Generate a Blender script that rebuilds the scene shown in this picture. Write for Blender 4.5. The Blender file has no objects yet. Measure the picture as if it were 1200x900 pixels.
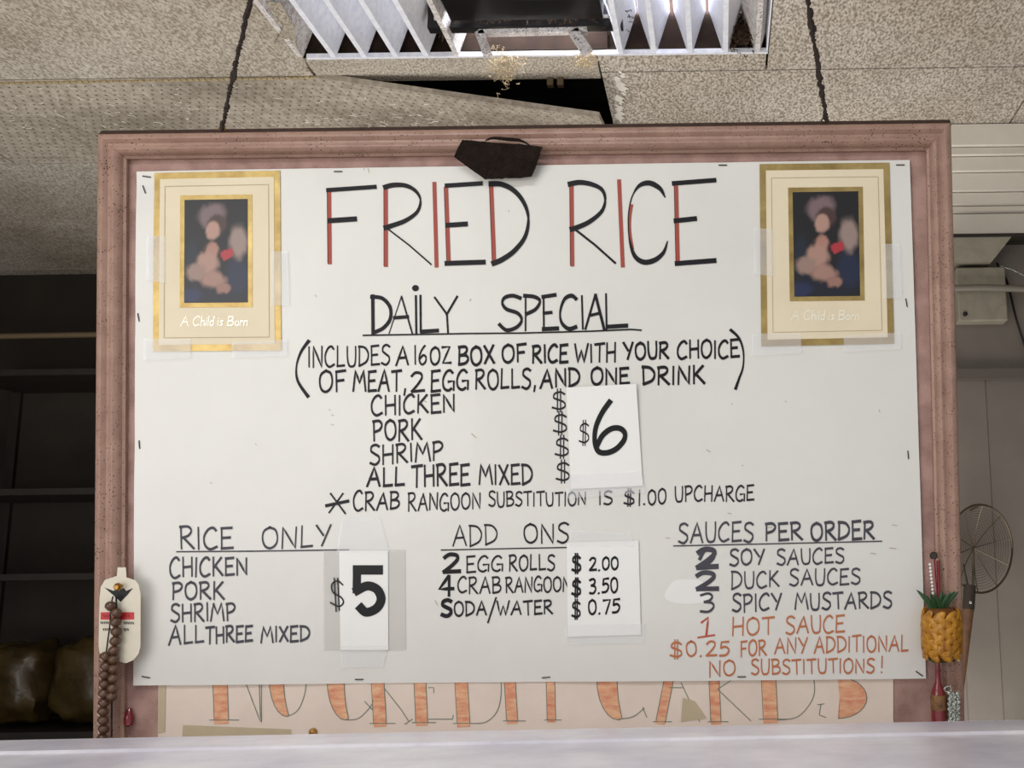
import bpy, math, random
from mathutils import Vector, Matrix, noise
random.seed(7)
S = bpy.context.scene
C = S.collection

# ------------------------------------------------------------------ camera
F = 1300.0; CX = 840.0; CY = 450.0
PITCH = math.radians(10.0); ROLL = math.radians(0.75)
EYE = Vector((0, 0, 1.6))
fw = Vector((0, math.cos(PITCH), math.sin(PITCH)))
rt0 = Vector((1, 0, 0)); up0 = Vector((0, -math.sin(PITCH), math.cos(PITCH)))
rt = rt0*math.cos(ROLL) - up0*math.sin(ROLL)
up = up0*math.cos(ROLL) + rt0*math.sin(ROLL)
cd = bpy.data.cameras.new('camera'); cam = bpy.data.objects.new('camera', cd); C.objects.link(cam)
cd.sensor_width = 36; cd.lens = 36*F/1200; cd.shift_x = (600-CX)/1200; cd.clip_start = 0.02
M = Matrix((( rt.x, up.x, -fw.x, 0), (rt.y, up.y, -fw.y, 0), (rt.z, up.z, -fw.z, 0), (0, 0, 0, 1)))
cam.matrix_world = Matrix.Translation(EYE) @ M
S.camera = cam

# ------------------------------------------------------------------ light
w = bpy.data.worlds.new('world'); S.world = w; w.use_nodes = True
bg = w.node_tree.nodes['Background']; bg.inputs[0].default_value = (0.93, 0.96, 1.0, 1); bg.inputs[1].default_value = 0.62

def area(name, loc, rot, sx, sy, power, col=(1, 1, 1)):
    l = bpy.data.lights.new(name, 'AREA'); l.shape = 'RECTANGLE'; l.size = sx; l.size_y = sy; l.energy = power; l.color = col
    o = bpy.data.objects.new(name, l); C.objects.link(o); o.location = loc; o.rotation_euler = rot
    return o
# daylight of the street behind the customer
area('street_daylight', (-2.1, -1.5, 1.65), (math.radians(87), 0, math.radians(-30)), 2.2, 1.6, 43, (1.0, 0.985, 0.95))
# added low uplight brightening ceiling and sheet, as if bounced off unseen pavement
area('low_fill_uplight', (-1.3, -0.9, 0.25), (math.radians(128), 0, 0), 4.4, 2.2, 30, (1.0, 0.97, 0.92))
# added uplight, hidden behind the board, to brighten the ceiling and rear room
area('hidden_ceiling_fill', (-0.7, 2.5, 1.0), (math.radians(180), 0, 0), 3.2, 1.3, 52, (1.0, 0.97, 0.92))
# unseen overhead lamp added to brighten the steel counter
area('counter_fill_light', (-0.6, 0.15, 2.92), (0, 0, 0), 1.1, 0.25, 22, (0.93, 0.96, 1.0))

S.view_settings.view_transform = 'Standard'; S.view_settings.look = 'None'
S.view_settings.gamma = 1.0; S.view_settings.exposure = -0.27

# ------------------------------------------------------------------ projection helpers
def ray(px, py): return fw + rt*((px-CX)/F) + up*((CY-py)/F)
def on_y(px, py, y): d = ray(px, py); return EYE + d*(y/d.y)
def on_z(px, py, z): d = ray(px, py); return EYE + d*((z-EYE.z)/d.z)
CEIL = 2.95
def CE(px, py, dz=0): return on_z(px, py, CEIL+dz)
# the hanging board: a plane leaning forward
LEAN = math.radians(8)
bu = Vector((1, 0, 0)); bn = Vector((0, -math.cos(LEAN), -math.sin(LEAN))); bv = Vector((0, -math.sin(LEAN), math.cos(LEAN)))
B0 = EYE + ray(620, 480)*1.6
def BP(px, py, off=0.0):
    d = ray(px, py); t = (B0-EYE).dot(bn)/d.dot(bn)
    return EYE + d*t + bn*off
PX = 1.6/F   # one photo pixel on the board, in metres

# ------------------------------------------------------------------ mesh builder
def smooth(o, ang=40):
    me = o.data
    me.shade_smooth()
    me.set_sharp_from_angle(angle=math.radians(ang))
    return o
class MB:
    def __init__(s): s.v = []; s.f = []
    def add(s, vs, fs):
        n = len(s.v); s.v += [Vector(v) for v in vs]; s.f += [tuple(i+n for i in f) for f in fs]
    def box(s, a, b):
        (x0, y0, z0), (x1, y1, z1) = a, b
        s.add([(x0,y0,z0),(x1,y0,z0),(x1,y1,z0),(x0,y1,z0),(x0,y0,z1),(x1,y0,z1),(x1,y1,z1),(x0,y1,z1)],
              [(0,3,2,1),(4,5,6,7),(0,1,5,4),(1,2,6,5),(2,3,7,6),(3,0,4,7)])
    def hexa(s, q0, q1):           # two quads joined
        s.add(list(q0)+list(q1), [(0,3,2,1),(4,5,6,7),(0,1,5,4),(1,2,6,5),(2,3,7,6),(3,0,4,7)])
    def tube(s, pts, r, n=8, cap=True, rfun=None):
        pts = [Vector(p) for p in pts]; rings = []
        N = len(pts); prev = None
        for i, p in enumerate(pts):
            t = (pts[min(i+1, N-1)]-pts[max(i-1, 0)]).normalized()
            if prev is None:
                a = t.cross(Vector((0, 0, 1)))
                if a.length < .1: a = t.cross(Vector((1, 0, 0)))
                a.normalize()
            else:
                a = (prev - t*prev.dot(t)).normalized()
            prev = a; b = t.cross(a)
            rr = r if rfun is None else r*rfun(i/(N-1))
            rings.append([p + (a*math.cos(2*math.pi*k/n)+b*math.sin(2*math.pi*k/n))*rr for k in range(n)])
        vs = [q for rg in rings for q in rg]
        fs = [(i*n+k, i*n+(k+1) % n, (i+1)*n+(k+1) % n, (i+1)*n+k) for i in range(N-1) for k in range(n)]
        if cap: fs += [tuple(range(n))[::-1], tuple((N-1)*n+k for k in range(n))]
        s.add(vs, fs)
    def loop(s, pts, r, n=6):
        pts = [Vector(p) for p in pts]; s.tube(pts+[pts[0]], r, n, False)
    def ball(s, c, r, sx=1, sy=1, sz=1, nu=12, nv=8, rot=None):
        c = Vector(c); vs = []; fs = []
        for j in range(nv+1):
            th = math.pi*j/nv
            for i in range(nu):
                ph = 2*math.pi*i/nu
                p = Vector((r*sx*math.sin(th)*math.cos(ph), r*sy*math.sin(th)*math.sin(ph), r*sz*math.cos(th)))
                if rot is not None: p = rot @ p
                vs.append(c+p)
        for j in range(nv):
            for i in range(nu): fs.append((j*nu+i, (j+1)*nu+i, (j+1)*nu+(i+1) % nu, j*nu+(i+1) % nu))
        s.add(vs, fs)
    def lathe(s, base, axis, prof, n=16):
        axis = Vector(axis).normalized(); base = Vector(base)
        a = axis.cross(Vector((0, 1, 0)));
        if a.length < .1: a = axis.cross(Vector((1, 0, 0)))
        a.normalize(); b = axis.cross(a)
        vs = [base+axis*h+(a*math.cos(2*math.pi*k/n)+b*math.sin(2*math.pi*k/n))*r for (r, h) in prof for k in range(n)]
        N = len(prof)
        fs = [(i*n+k, i*n+(k+1) % n, (i+1)*n+(k+1) % n, (i+1)*n+k) for i in range(N-1) for k in range(n)]
        fs += [tuple(range(n))[::-1], tuple((N-1)*n+k for k in range(n))]
        s.add(vs, fs)
    def build(s, name, m, parent=None, sm=None):
        me = bpy.data.meshes.new(name)
        off = parent_loc(parent)
        me.from_pydata([v-off for v in s.v], [], s.f); me.update()
        o = bpy.data.objects.new(name, me); C.objects.link(o)
        if parent is not None: o.parent = parent
        if m is not None: me.materials.append(m)
        if sm: smooth(o, sm)
        return o
def parent_loc(p):
    v = Vector((0, 0, 0))
    while p is not None: v += p.location; p = p.parent
    return v
def tag(o, label=None, cat=None, group=None, kind=None):
    if label: o['label'] = label
    if cat: o['category'] = cat
    if group: o['group'] = group
    if kind: o['kind'] = kind
    return o
def thing(name, loc, label, cat, group=None):
    o = bpy.data.objects.new(name, None); C.objects.link(o); o.location = loc; o.empty_display_size = .05
    return tag(o, label, cat, group)

# ------------------------------------------------------------------ materials
def lin(c): return tuple((x/255/12.92 if x/255 <= .04045 else ((x/255+.055)/1.055)**2.4) for x in c)
def new(name):
    m = bpy.data.materials.new(name); m.use_nodes = True
    return m, m.node_tree.nodes, m.node_tree.links, m.node_tree.nodes['Principled BSDF']
def mat(name, col, rough=.6, metal=0, var=.0, vscale=20, bump=0, bscale=60, spots=None, spot_scale=120, spot_size=.25, alpha=1, emit=0, coat=0, vcol=None, spec=.5, stretch=(1, 1, 1)):
    m, N, L, P = new(name)
    c = lin(col)
    P.inputs['Roughness'].default_value = rough; P.inputs['Metallic'].default_value = metal
    P.inputs['Alpha'].default_value = alpha; P.inputs['Coat Weight'].default_value = coat; P.inputs['Specular IOR Level'].default_value = spec
    P.inputs['Base Color'].default_value = (*c, 1)
    if emit: P.inputs['Emission Color'].default_value = (*c, 1); P.inputs['Emission Strength'].default_value = emit
    geo = N.new('ShaderNodeNewGeometry'); mp = N.new('ShaderNodeMapping'); L.new(geo.outputs['Position'], mp.inputs[0]); mp.inputs['Scale'].default_value = stretch
    last = None
    if var or vcol:
        n = N.new('ShaderNodeTexNoise'); n.inputs['Scale'].default_value = vscale; n.inputs['Detail'].default_value = 6; n.inputs['Roughness'].default_value = .65
        L.new(mp.outputs[0], n.inputs['Vector'])
        r = N.new('ShaderNodeValToRGB'); L.new(n.outputs['Fac'], r.inputs[0])
        r.color_ramp.elements[0].position = .3; r.color_ramp.elements[1].position = .7
        lo = lin(vcol) if vcol else tuple(x*(1-var) for x in c)
        hi = c if vcol else tuple(min(1, x*(1+var)) for x in c)
        r.color_ramp.elements[0].color = (*lo, 1); r.color_ramp.elements[1].color = (*hi, 1)
        last = r.outputs[0]
    if spots:
        v = N.new('ShaderNodeTexVoronoi'); v.inputs['Scale'].default_value = spot_scale; L.new(geo.outputs['Position'], v.inputs['Vector'])
        n2 = N.new('ShaderNodeTexNoise'); n2.inputs['Scale'].default_value = spot_scale*.13; L.new(geo.outputs['Position'], n2.inputs['Vector'])
        ma = N.new('ShaderNodeMath'); ma.operation = 'MULTIPLY'; ma.inputs[1].default_value = spot_size*2; L.new(n2.outputs['Fac'], ma.inputs[0])
        lt = N.new('ShaderNodeMath'); lt.operation = 'LESS_THAN'; L.new(v.outputs['Distance'], lt.inputs[0]); L.new(ma.outputs[0], lt.inputs[1])
        mx = N.new('ShaderNodeMix'); mx.data_type = 'RGBA'; L.new(lt.outputs[0], mx.inputs['Factor'])
        if last: L.new(last, mx.inputs['A'])
        else: mx.inputs['A'].default_value = (*c, 1)
        mx.inputs['B'].default_value = (*lin(spots), 1); last = mx.outputs['Result']
    if last: L.new(last, P.inputs['Base Color'])
    if bump:
        n3 = N.new('ShaderNodeTexNoise'); n3.inputs['Scale'].default_value = bscale; n3.inputs['Detail'].default_value = 4; L.new(mp.outputs[0], n3.inputs['Vector'])
        b = N.new('ShaderNodeBump'); b.inputs['Strength'].default_value = bump; b.inputs['Distance'].default_value = .004
        L.new(n3.outputs['Fac'], b.inputs['Height']); L.new(b.outputs[0], P.inputs['Normal'])
    return m

def ceiling_mat(name, base, dark, grain=160, holes=False, stain=.35):
    m, N, L, P = new(name)
    P.inputs['Roughness'].default_value = .9; P.inputs['Specular IOR Level'].default_value = .15
    geo = N.new('ShaderNodeNewGeometry'); pos = geo.outputs['Position']
    mp = N.new('ShaderNodeMapping'); L.new(pos, mp.inputs[0]); mp.inputs['Scale'].default_value = (1, .45, 1)
    n = N.new('ShaderNodeTexNoise'); n.inputs['Scale'].default_value = grain; n.inputs['Detail'].default_value = 3; L.new(mp.outputs[0], n.inputs['Vector'])
    r = N.new('ShaderNodeValToRGB'); L.new(n.outputs['Fac'], r.inputs[0])
    e = r.color_ramp.elements; e[0].position = .36; e[1].position = .62; e[0].color = (*lin(dark), 1); e[1].color = (*lin(base), 1)
    n2 = N.new('ShaderNodeTexNoise'); n2.inputs['Scale'].default_value = 2.2; n2.inputs['Detail'].default_value = 6; L.new(pos, n2.inputs['Vector'])
    r2 = N.new('ShaderNodeValToRGB'); L.new(n2.outputs['Fac'], r2.inputs[0])
    r2.color_ramp.elements[0].position = .35; r2.color_ramp.elements[1].position = .62
    k = 1-stain; r2.color_ramp.elements[0].color = (k, k*.96, k*.9, 1); r2.color_ramp.elements[1].color = (1, 1, 1, 1)
    mu = N.new('ShaderNodeMix'); mu.data_type = 'RGBA'; mu.blend_type = 'MULTIPLY'; mu.inputs['Factor'].default_value = 1
    L.new(r.outputs[0], mu.inputs['A']); L.new(r2.outputs[0], mu.inputs['B']); col = mu.outputs['Result']
    b = N.new('ShaderNodeBump'); b.inputs['Strength'].default_value = .5; b.inputs['Distance'].default_value = .003
    L.new(n.outputs['Fac'], b.inputs['Height']); L.new(b.outputs[0], P.inputs['Normal'])
    if holes:
        sp = N.new('ShaderNodeSeparateXYZ'); L.new(pos, sp.inputs[0])
        def M_(op, a, bb=None):
            q = N.new('ShaderNodeMath'); q.operation = op
            for i, x in enumerate((a, bb)):
                if x is None: continue
                if isinstance(x, (int, float)): q.inputs[i].default_value = x
                else: L.new(x, q.inputs[i])
            return q.outputs[0]
        ys = M_('DIVIDE', sp.outputs[1], .028); row = M_('FLOOR', ys)
        half = M_('MULTIPLY', M_('MODULO', row, 2.0), .5)
        fx = M_('SUBTRACT', M_('FRACT', M_('ADD', M_('DIVIDE', sp.outputs[0], .026), half)), .5)
        fy = M_('SUBTRACT', M_('FRACT', ys), .5)
        dd = M_('ADD', M_('MULTIPLY', fx, fx), M_('MULTIPLY', fy, fy))
        hole = M_('LESS_THAN', dd, .017)
        mx = N.new('ShaderNodeMix'); mx.data_type = 'RGBA'; L.new(hole, mx.inputs['Factor']); L.new(col, mx.inputs['A'])
        mx.inputs['B'].default_value = (*lin((92, 82, 70)), 1); col = mx.outputs['Result']
    L.new(col, P.inputs['Base Color'])
    return m

def hatch_mat(name, a, bcol, scale=900):
    m, N, L, P = new(name)
    P.inputs['Roughness'].default_value = .8
    tc = N.new('ShaderNodeNewGeometry'); mp = N.new('ShaderNodeMapping'); L.new(tc.outputs['Position'], mp.inputs[0])
    mp.inputs['Rotation'].default_value = (0, math.radians(38), 0)
    wv = N.new('ShaderNodeTexWave'); wv.inputs['Scale'].default_value = 110; wv.inputs['Distortion'].default_value = 1.2; wv.inputs['Detail'].default_value = 2; wv.inputs['Detail Scale'].default_value = 2
    L.new(mp.outputs[0], wv.inputs['Vector'])
    r = N.new('ShaderNodeValToRGB'); L.new(wv.outputs['Fac'], r.inputs[0])
    r.color_ramp.elements[0].color = (*lin(a), 1); r.color_ramp.elements[1].color = (*lin(bcol), 1)
    n = N.new('ShaderNodeTexNoise'); n.inputs['Scale'].default_value = 30; n.inputs['Detail'].default_value = 6; L.new(tc.outputs['Position'], n.inputs['Vector'])
    r2 = N.new('ShaderNodeValToRGB'); L.new(n.outputs['Fac'], r2.inputs[0]); r2.color_ramp.elements[0].position = .3; r2.color_ramp.elements[1].position = .6
    r2.color_ramp.elements[0].color = (.55, .5, .48, 1); r2.color_ramp.elements[1].color = (1, 1, 1, 1)
    mu = N.new('ShaderNodeMix'); mu.data_type = 'RGBA'; mu.blend_type = 'MULTIPLY'; mu.inputs['Factor'].default_value = .8
    L.new(r.outputs[0], mu.inputs['A']); L.new(r2.outputs[0], mu.inputs['B']); L.new(mu.outputs['Result'], P.inputs['Base Color'])
    b = N.new('ShaderNodeBump'); b.inputs['Strength'].default_value = .4; b.inputs['Distance'].default_value = .001
    L.new(wv.outputs['Fac'], b.inputs['Height']); L.new(b.outputs[0], P.inputs['Normal'])
    return m

m_ceil = ceiling_mat('textured_tile', (206, 198, 186), (146, 136, 122), grain=210, stain=.28)
m_ceil2 = ceiling_mat('speckled_tile', (216, 208, 197), (140, 130, 118), grain=175, stain=.2)
m_holes = ceiling_mat('perforated_tile', (192, 182, 168), (162, 152, 137), grain=60, holes=True, stain=.5)
m_void = mat('dark_plenum', (26, 20, 16), .95, var=.5, vscale=14)
m_white_metal = mat('white_enamel', (246, 247, 252), .35, vscale=60, vcol=(218, 220, 232))
m_dirty_white = mat('dirty_enamel', (238, 236, 238), .5, spots=(70, 52, 38), spot_scale=170, spot_size=.24, vcol=(176, 164, 152), vscale=70)
m_black = mat('black_metal', (16, 14, 14), .35)
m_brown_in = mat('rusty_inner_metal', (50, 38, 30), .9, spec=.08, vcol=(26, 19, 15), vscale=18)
m_tube = mat('lit_tube', (240, 244, 255), .5, emit=120)
m_dust = mat('cobweb_dust', (172, 154, 120), .95, var=.4, vscale=200)
m_dust_d = mat('dark_dust', (74, 56, 40), .95, var=.4, vscale=200)
m_frame = mat('rose_brown_moulding', (172, 138, 120), .42, vcol=(148, 114, 98), vscale=34, spots=(62, 38, 30), spot_scale=210, spot_size=.17, bump=.15, bscale=90)
m_frame_edge = mat('dark_frame_edge', (58, 36, 28), .6, var=.4, vscale=60)
m_back = hatch_mat('rose_woven_panel', (164, 126, 115), (190, 156, 144))
m_sheet = mat('laminated_white_sheet', (226, 222, 213), .32, vcol=(219, 215, 206), vscale=5, bump=.12, bscale=14, coat=.12)
m_card = mat('white_card_stock', (238, 235, 228), .45, bump=.05, bscale=30)
m_oldcard = mat('aged_card', (232, 215, 198), .6, vcol=(220, 202, 185), vscale=9)
m_oldtape = mat('masking_tape', (188, 172, 140), .5, var=.06, vscale=30)
m_tape = mat('clear_tape', (252, 252, 252), .2, alpha=.16, bump=.4, bscale=50)
m_tapeg = mat('cloudy_tape', (232, 228, 220), .4, alpha=.45)
m_ink = mat('black_marker', (28, 25, 28), .45, spec=.2)
m_ink_g = mat('faded_grey_marker', (82, 80, 86), .5, spec=.2, vcol=(66, 64, 70), vscale=60)
m_ink_m = mat('worn_black_marker', (44, 40, 44), .5, spec=.2)
m_ink_sh = mat('glossy_black_marker', (16, 16, 18), .35, spec=.25)
m_red = mat('red_marker', (160, 62, 44), .5)
m_orange = mat('orange_marker', (188, 110, 66), .5)
m_redor = mat('red_orange_marker', (186, 76, 50), .5)
m_oldor = mat('orange_crayon_fill', (234, 194, 150), .7, vcol=(212, 122, 92), vscale=70, stretch=(.6, 1, 2))
m_oldgr = mat('green_grey_outline', (110, 122, 106), .7)
m_gold = mat('gold_foil', (190, 164, 104), .34, metal=.7, vcol=(146, 120, 70), vscale=26, bump=.35, bscale=16)
m_cream = mat('cream_card', (232, 216, 184), .5, vcol=(224, 208, 176), vscale=12)
m_foil = mat('pale_gold_foil', (255, 250, 232), .25, metal=.15)
m_line = mat('tan_print_line', (176, 156, 122), .5)
m_staple = mat('staple_wire', (70, 66, 62), .35, metal=.8)
m_leather = mat('dark_brown_felt', (36, 28, 23), .95, var=.35, vscale=90, bump=.8, bscale=300, spec=.1)
m_chain = mat('grimy_wire', (44, 32, 25), .8, var=.5, vscale=300)
m_steel = mat('brushed_steel', (255, 250, 252), .3, metal=.12, bump=.15, bscale=16, vcol=(206, 199, 214), vscale=5)  # lilac-grey noise patches in the base colour stand in for blurred reflections
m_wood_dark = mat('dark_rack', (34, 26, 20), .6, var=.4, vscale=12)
m_rail = mat('dim_rail', (110, 94, 72), .4, metal=.4)
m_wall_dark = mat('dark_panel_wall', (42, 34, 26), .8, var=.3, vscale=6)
m_siding = mat('white_cladding', (240, 234, 222), .45, var=.05, vscale=6)
m_wallr = mat('grey_kitchen_wall', (118, 110, 101), .5, var=.1, vscale=5)
m_conc = mat('grey_floor', (130, 124, 116), .7, var=.15, vscale=8)
m_wood = mat('handle_wood', (92, 62, 40), .6, var=.35, vscale=60)
m_wire = mat('strainer_wire', (100, 88, 72), .35, metal=.8)
m_bead = mat('wooden_bead', (104, 74, 54), .3, vcol=(76, 52, 38), vscale=80)
m_brass = mat('brass', (160, 120, 60), .3, metal=.9)
m_tagm = mat('cream_tag', (222, 212, 190), .5, var=.04, vscale=40)
m_pine = mat('golden_straw', (208, 146, 34), .35, vcol=(136, 82, 14), vscale=160, stretch=(1, 1, .3))
m_pine_d = mat('dark_straw', (110, 62, 14), .6)
m_leaf = mat('green_ribbon_leaf', (44, 82, 38), .5, vcol=(26, 56, 26), vscale=60)
m_dred = mat('dark_red_gloss', (120, 20, 26), .2, coat=.5)
m_silver = mat('silver_glitter', (210, 215, 205), .2, metal=1, bump=1, bscale=400)
m_label = mat('bottle_label', (60, 30, 24), .4, vcol=(150, 110, 60), vscale=150)
m_bag = mat('plastic_wrapped_goods', (70, 56, 30), .3, var=.5, vscale=9, bump=1, bscale=16)
m_bagd = mat('dark_plastic_wrap', (60, 54, 44), .25, var=.4, vscale=12, bump=.9, bscale=22)
m_box = mat('grey_metal_box', (142, 136, 120), .5, var=.15, vscale=25)
m_pipe = mat('grey_conduit', (128, 122, 112), .4, metal=.3)

def picture_mat(name, o, uu, vv, W, H):
    """generic dim painting: soft patches of colour on a near-black ground, in the picture's own coordinates"""
    m, N, L, P = new(name); P.inputs['Roughness'].default_value = .35
    geo = N.new('ShaderNodeNewGeometry'); sub = N.new('ShaderNodeVectorMath'); sub.operation = 'SUBTRACT'
    L.new(geo.outputs['Position'], sub.inputs[0]); sub.inputs[1].default_value = o
    def dot(v):
        d = N.new('ShaderNodeVectorMath'); d.operation = 'DOT_PRODUCT'; L.new(sub.outputs[0], d.inputs[0]); d.inputs[1].default_value = v; return d.outputs['Value']
    cb = N.new('ShaderNodeCombineXYZ'); L.new(dot(uu/W), cb.inputs[0]); L.new(dot(vv/H), cb.inputs[1])
    nz = N.new('ShaderNodeTexNoise'); nz.inputs['Scale'].default_value = 7; nz.inputs['Detail'].default_value = 3; L.new(cb.outputs[0], nz.inputs['Vector'])
    sc = N.new('ShaderNodeVectorMath'); sc.operation = 'MULTIPLY_ADD'; L.new(nz.outputs['Color'], sc.inputs[0]); sc.inputs[1].default_value = (.10, .10, 0); L.new(cb.outputs[0], sc.inputs[2])
    last = None
    for (x, y, rx, ry, col, soft) in [
        (.5, .5, 9, 9, (20, 16, 18), .1),
        (.5, .14, .60, .20, (18, 20, 34), .5), (.84, .26, .2, .2, (26, 32, 58), .5), (.1, .06, .2, .08, (30, 38, 72), .5), (.12, .42, .12, .22, (24, 30, 42), .6),
        (.42, .84, .24, .13, (120, 98, 100), .4), (.50, .76, .17, .10, (70, 48, 42), .3), (.44, .70, .12, .10, (176, 138, 122), .35),
        (.84, .58, .16, .18, (150, 128, 118), .45), (.66, .46, .10, .06, (170, 48, 56), .3),
        (.42, .50, .13, .10, (168, 122, 106), .35), (.36, .38, .19, .13, (170, 132, 116), .4), (.18, .30, .17, .10, (150, 122, 110), .4),
        (.46, .22, .22, .09, (160, 122, 108), .45), (.62, .13, .13, .06, (150, 110, 96), .4)]:
        s1 = N.new('ShaderNodeVectorMath'); s1.operation = 'SUBTRACT'; L.new(sc.outputs[0], s1.inputs[0]); s1.inputs[1].default_value = (x+.05, y+.05, 0)
        s2 = N.new('ShaderNodeVectorMath'); s2.operation = 'MULTIPLY'; L.new(s1.outputs[0], s2.inputs[0]); s2.inputs[1].default_value = (1/rx, 1/ry, 0)
        ln = N.new('ShaderNodeVectorMath'); ln.operation = 'LENGTH'; L.new(s2.outputs[0], ln.inputs[0])
        mr = N.new('ShaderNodeMapRange'); mr.interpolation_type = 'SMOOTHSTEP'; L.new(ln.outputs['Value'], mr.inputs[0])
        mr.inputs[1].default_value = 1+soft*.4; mr.inputs[2].default_value = 1-soft; mr.inputs[3].default_value = 0; mr.inputs[4].default_value = 1
        mx = N.new('ShaderNodeMix'); mx.data_type = 'RGBA'; L.new(mr.outputs[0], mx.inputs['Factor'])
        if last: L.new(last, mx.inputs['A'])
        else: mx.inputs['A'].default_value = (*lin((20, 16, 18)), 1)
        mx.inputs['B'].default_value = (*lin(col), 1); last = mx.outputs['Result']
    L.new(last, P.inputs['Base Color'])
    return m

# ================================================================== SETTING
b = MB(); b.box((-4.2, -3, -.05), (2.4, 5.2, 0)); tag(b.build('floor', m_conc), kind='structure')
YB = CE(60, 322).y          # back of the deep room on the left
YW = CE(1150, 147).y        # clad wall on the right
XL = -3.9; XR = 2.0; XC = 0.25
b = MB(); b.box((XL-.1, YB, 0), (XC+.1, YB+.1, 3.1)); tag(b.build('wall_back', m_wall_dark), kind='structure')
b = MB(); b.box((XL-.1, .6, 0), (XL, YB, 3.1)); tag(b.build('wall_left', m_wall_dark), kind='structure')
b = MB(); b.box((XR, .6, 0), (XR+.1, YW+.1, 3.1)); tag(b.build('wall_right', m_wallr), kind='structure')
# ceiling: plenum slab above, tiles below it
b = MB(); b.box((XL, .6, CEIL+.22), (XR, YB, CEIL+.3)); ceil = tag(b.build('ceiling', m_void), kind='structure')
yAB = CE(300, 90).y; yBC = CE(40, 192).y
xF0 = CE(352, 68).x; xF1 = CE(900, 57).x; yF1 = CE(640, 63).y; yF0 = yF1-.6
def tile(x0, x1, y0, y1, m, sag=None, nx=2, ny=2, dz=0):
    g = .003; x0 += g; x1 -= g; y0 += g; y1 -= g
    vs = []; fs = []
    for lay in (0, 1):
        for j in range(ny+1):
            for i in range(nx+1):
                s_, t_ = i/nx, j/ny
                z = CEIL + dz + lay*.016 - (sag(s_, t_) if sag else 0)
                vs.append((x0+(x1-x0)*s_, y0+(y1-y0)*t_, z))
    W = nx+1; K = W*(ny+1)
    for j in range(ny):
        for i in range(nx):
            a = j*W+i; fs.append((a, a+W, a+W+1, a+1)); fs.append((a+K, a+K+1, a+K+W+1, a+K+W))
    rim = [i for i in range(nx+1)]+[j*W+nx for j in range(1, ny+1)]+[ny*W+i for i in range(nx-1, -1, -1)]+[j*W for j in range(ny-1, 0, -1)]
    for i in range(len(rim)):
        p, q = rim[i], rim[(i+1) % len(rim)]; fs.append((p, q, q+K, p+K))
    b = MB(); b.add(vs, fs); return b.build('ceiling_tile', m, ceil)
xS = CE(717, 142).x         # right end of the sagging tile
for x0, x1 in ((XL, xF0-1.2), (xF0-1.2, xF0)): tile(x0, x1, yAB-.6, yAB, m_ceil)
yG = CE(600, 95).y; tile(xF0, xS, yF1+.012, yG, m_ceil, dz=.003); tile(xS, xF1, yF1+.012, yAB, m_ceil2)
tile(xF1, xF1+1.2, yAB-.6, yAB, m_ceil2); tile(xF1+1.2, XR, yAB-.6, yAB, m_ceil2)
for k in range(1, 3):
    for x0, x1 in ((XL, xF0-1.2), (xF0-1.2, xF0), (xF0, xF1), (xF1, xF1+1.2), (xF1+1.2, XR)):
        y1_ = yAB-.6*k; y0_ = y1_-.6
        tile(x0, x1, y0_, y1_, m_ceil)
SW = 1.95; s0_ = (CE(365, 92).x-(xS-SW))/SW
sag = lambda s_, t_: .128*(max(0, s_-s0_)/(1-s0_))**.98*(1-t_)**.9
tile(xS-SW, xS, yAB, yBC, m_holes, sag, 26, 8)
tile(XL, xS-SW, yAB, yBC, m_holes)
tile(xS, xS+1.2, yAB-.0, yBC, m_ceil2); tile(xS+1.2, XR, yAB, yBC, m_ceil2)
yr = yBC
while yr < YB-.01:
    y1_ = min(yr+.6, YB)
    for x0, x1 in ((XL, xS-2.45), (xS-2.45, xS-1.25), (xS-1.25, XC)): tile(x0, x1, yr, y1_, m_ceil)
    yr = y1_
# bright flaking edge of the tile right of the gap
b = MB()
for k in range(26):
    px = 722+random.random()*14*(1-k/40); py = 84+k*2.3
    p = CE(px, py, -.001)
    s_ = .004+.012*random.random()
    b.add([p+Vector((-s_, 0, 0)), p+Vector((0, s_*1.2, -.002)), p+Vector((s_*1.3, .004, -.003)), p+Vector((0, -s_, 0))], [(0, 1, 2, 3)])
b.build('flaking_paint', m_siding, ceil)['kind'] = 'stuff'
# peeled strip of paper beside the light
b = MB(); pts = [(312, 2), (322, 22), (331, 34), (322, 52), (332, 66), (338, 82), (361, 78), (350, 60), (344, 40), (330, 14)]
L1 = [CE(x, y, -.002-.004*(i % 3)) for i, (x, y) in enumerate(pts[:5])]+[CE(338, 84, -.012)]
R1 = [CE(x, y, -.001) for x, y in ((330, 4), (338, 20), (347, 34), (346, 50), (352, 62), (361, 78))]
for i in range(5): b.hexa([L1[i], R1[i], R1[i+1], L1[i+1]], [p+Vector((0, 0, .002)) for p in (L1[i], R1[i], R1[i+1], L1[i+1])])
b.build('peeling_paper', m_ceil, ceil)
b = MB()   # joint strip, grimy caulk line along the tile joint
pa, pb = CE(-60, 98), CE(372, 90)
N_ = 60
for i in range(N_):
    t0 = i/N_; t1 = (i+.8)/N_; p = pa.lerp(pb, t0); q = pa.lerp(pb, t1); ww = .003+.004*random.random()
    b.hexa([p+Vector((0, -ww, 0)), q+Vector((0, -ww, 0)), q+Vector((0, ww, 0)), p+Vector((0, ww, 0))], [v+Vector((0, 0, -.004)) for v in (p+Vector((0, -ww, 0)), q+Vector((0, -ww, 0)), q+Vector((0, ww, 0)), p+Vector((0, ww, 0)))])
b.build('joint_grime', m_dust, ceil)['kind'] = 'stuff'
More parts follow.
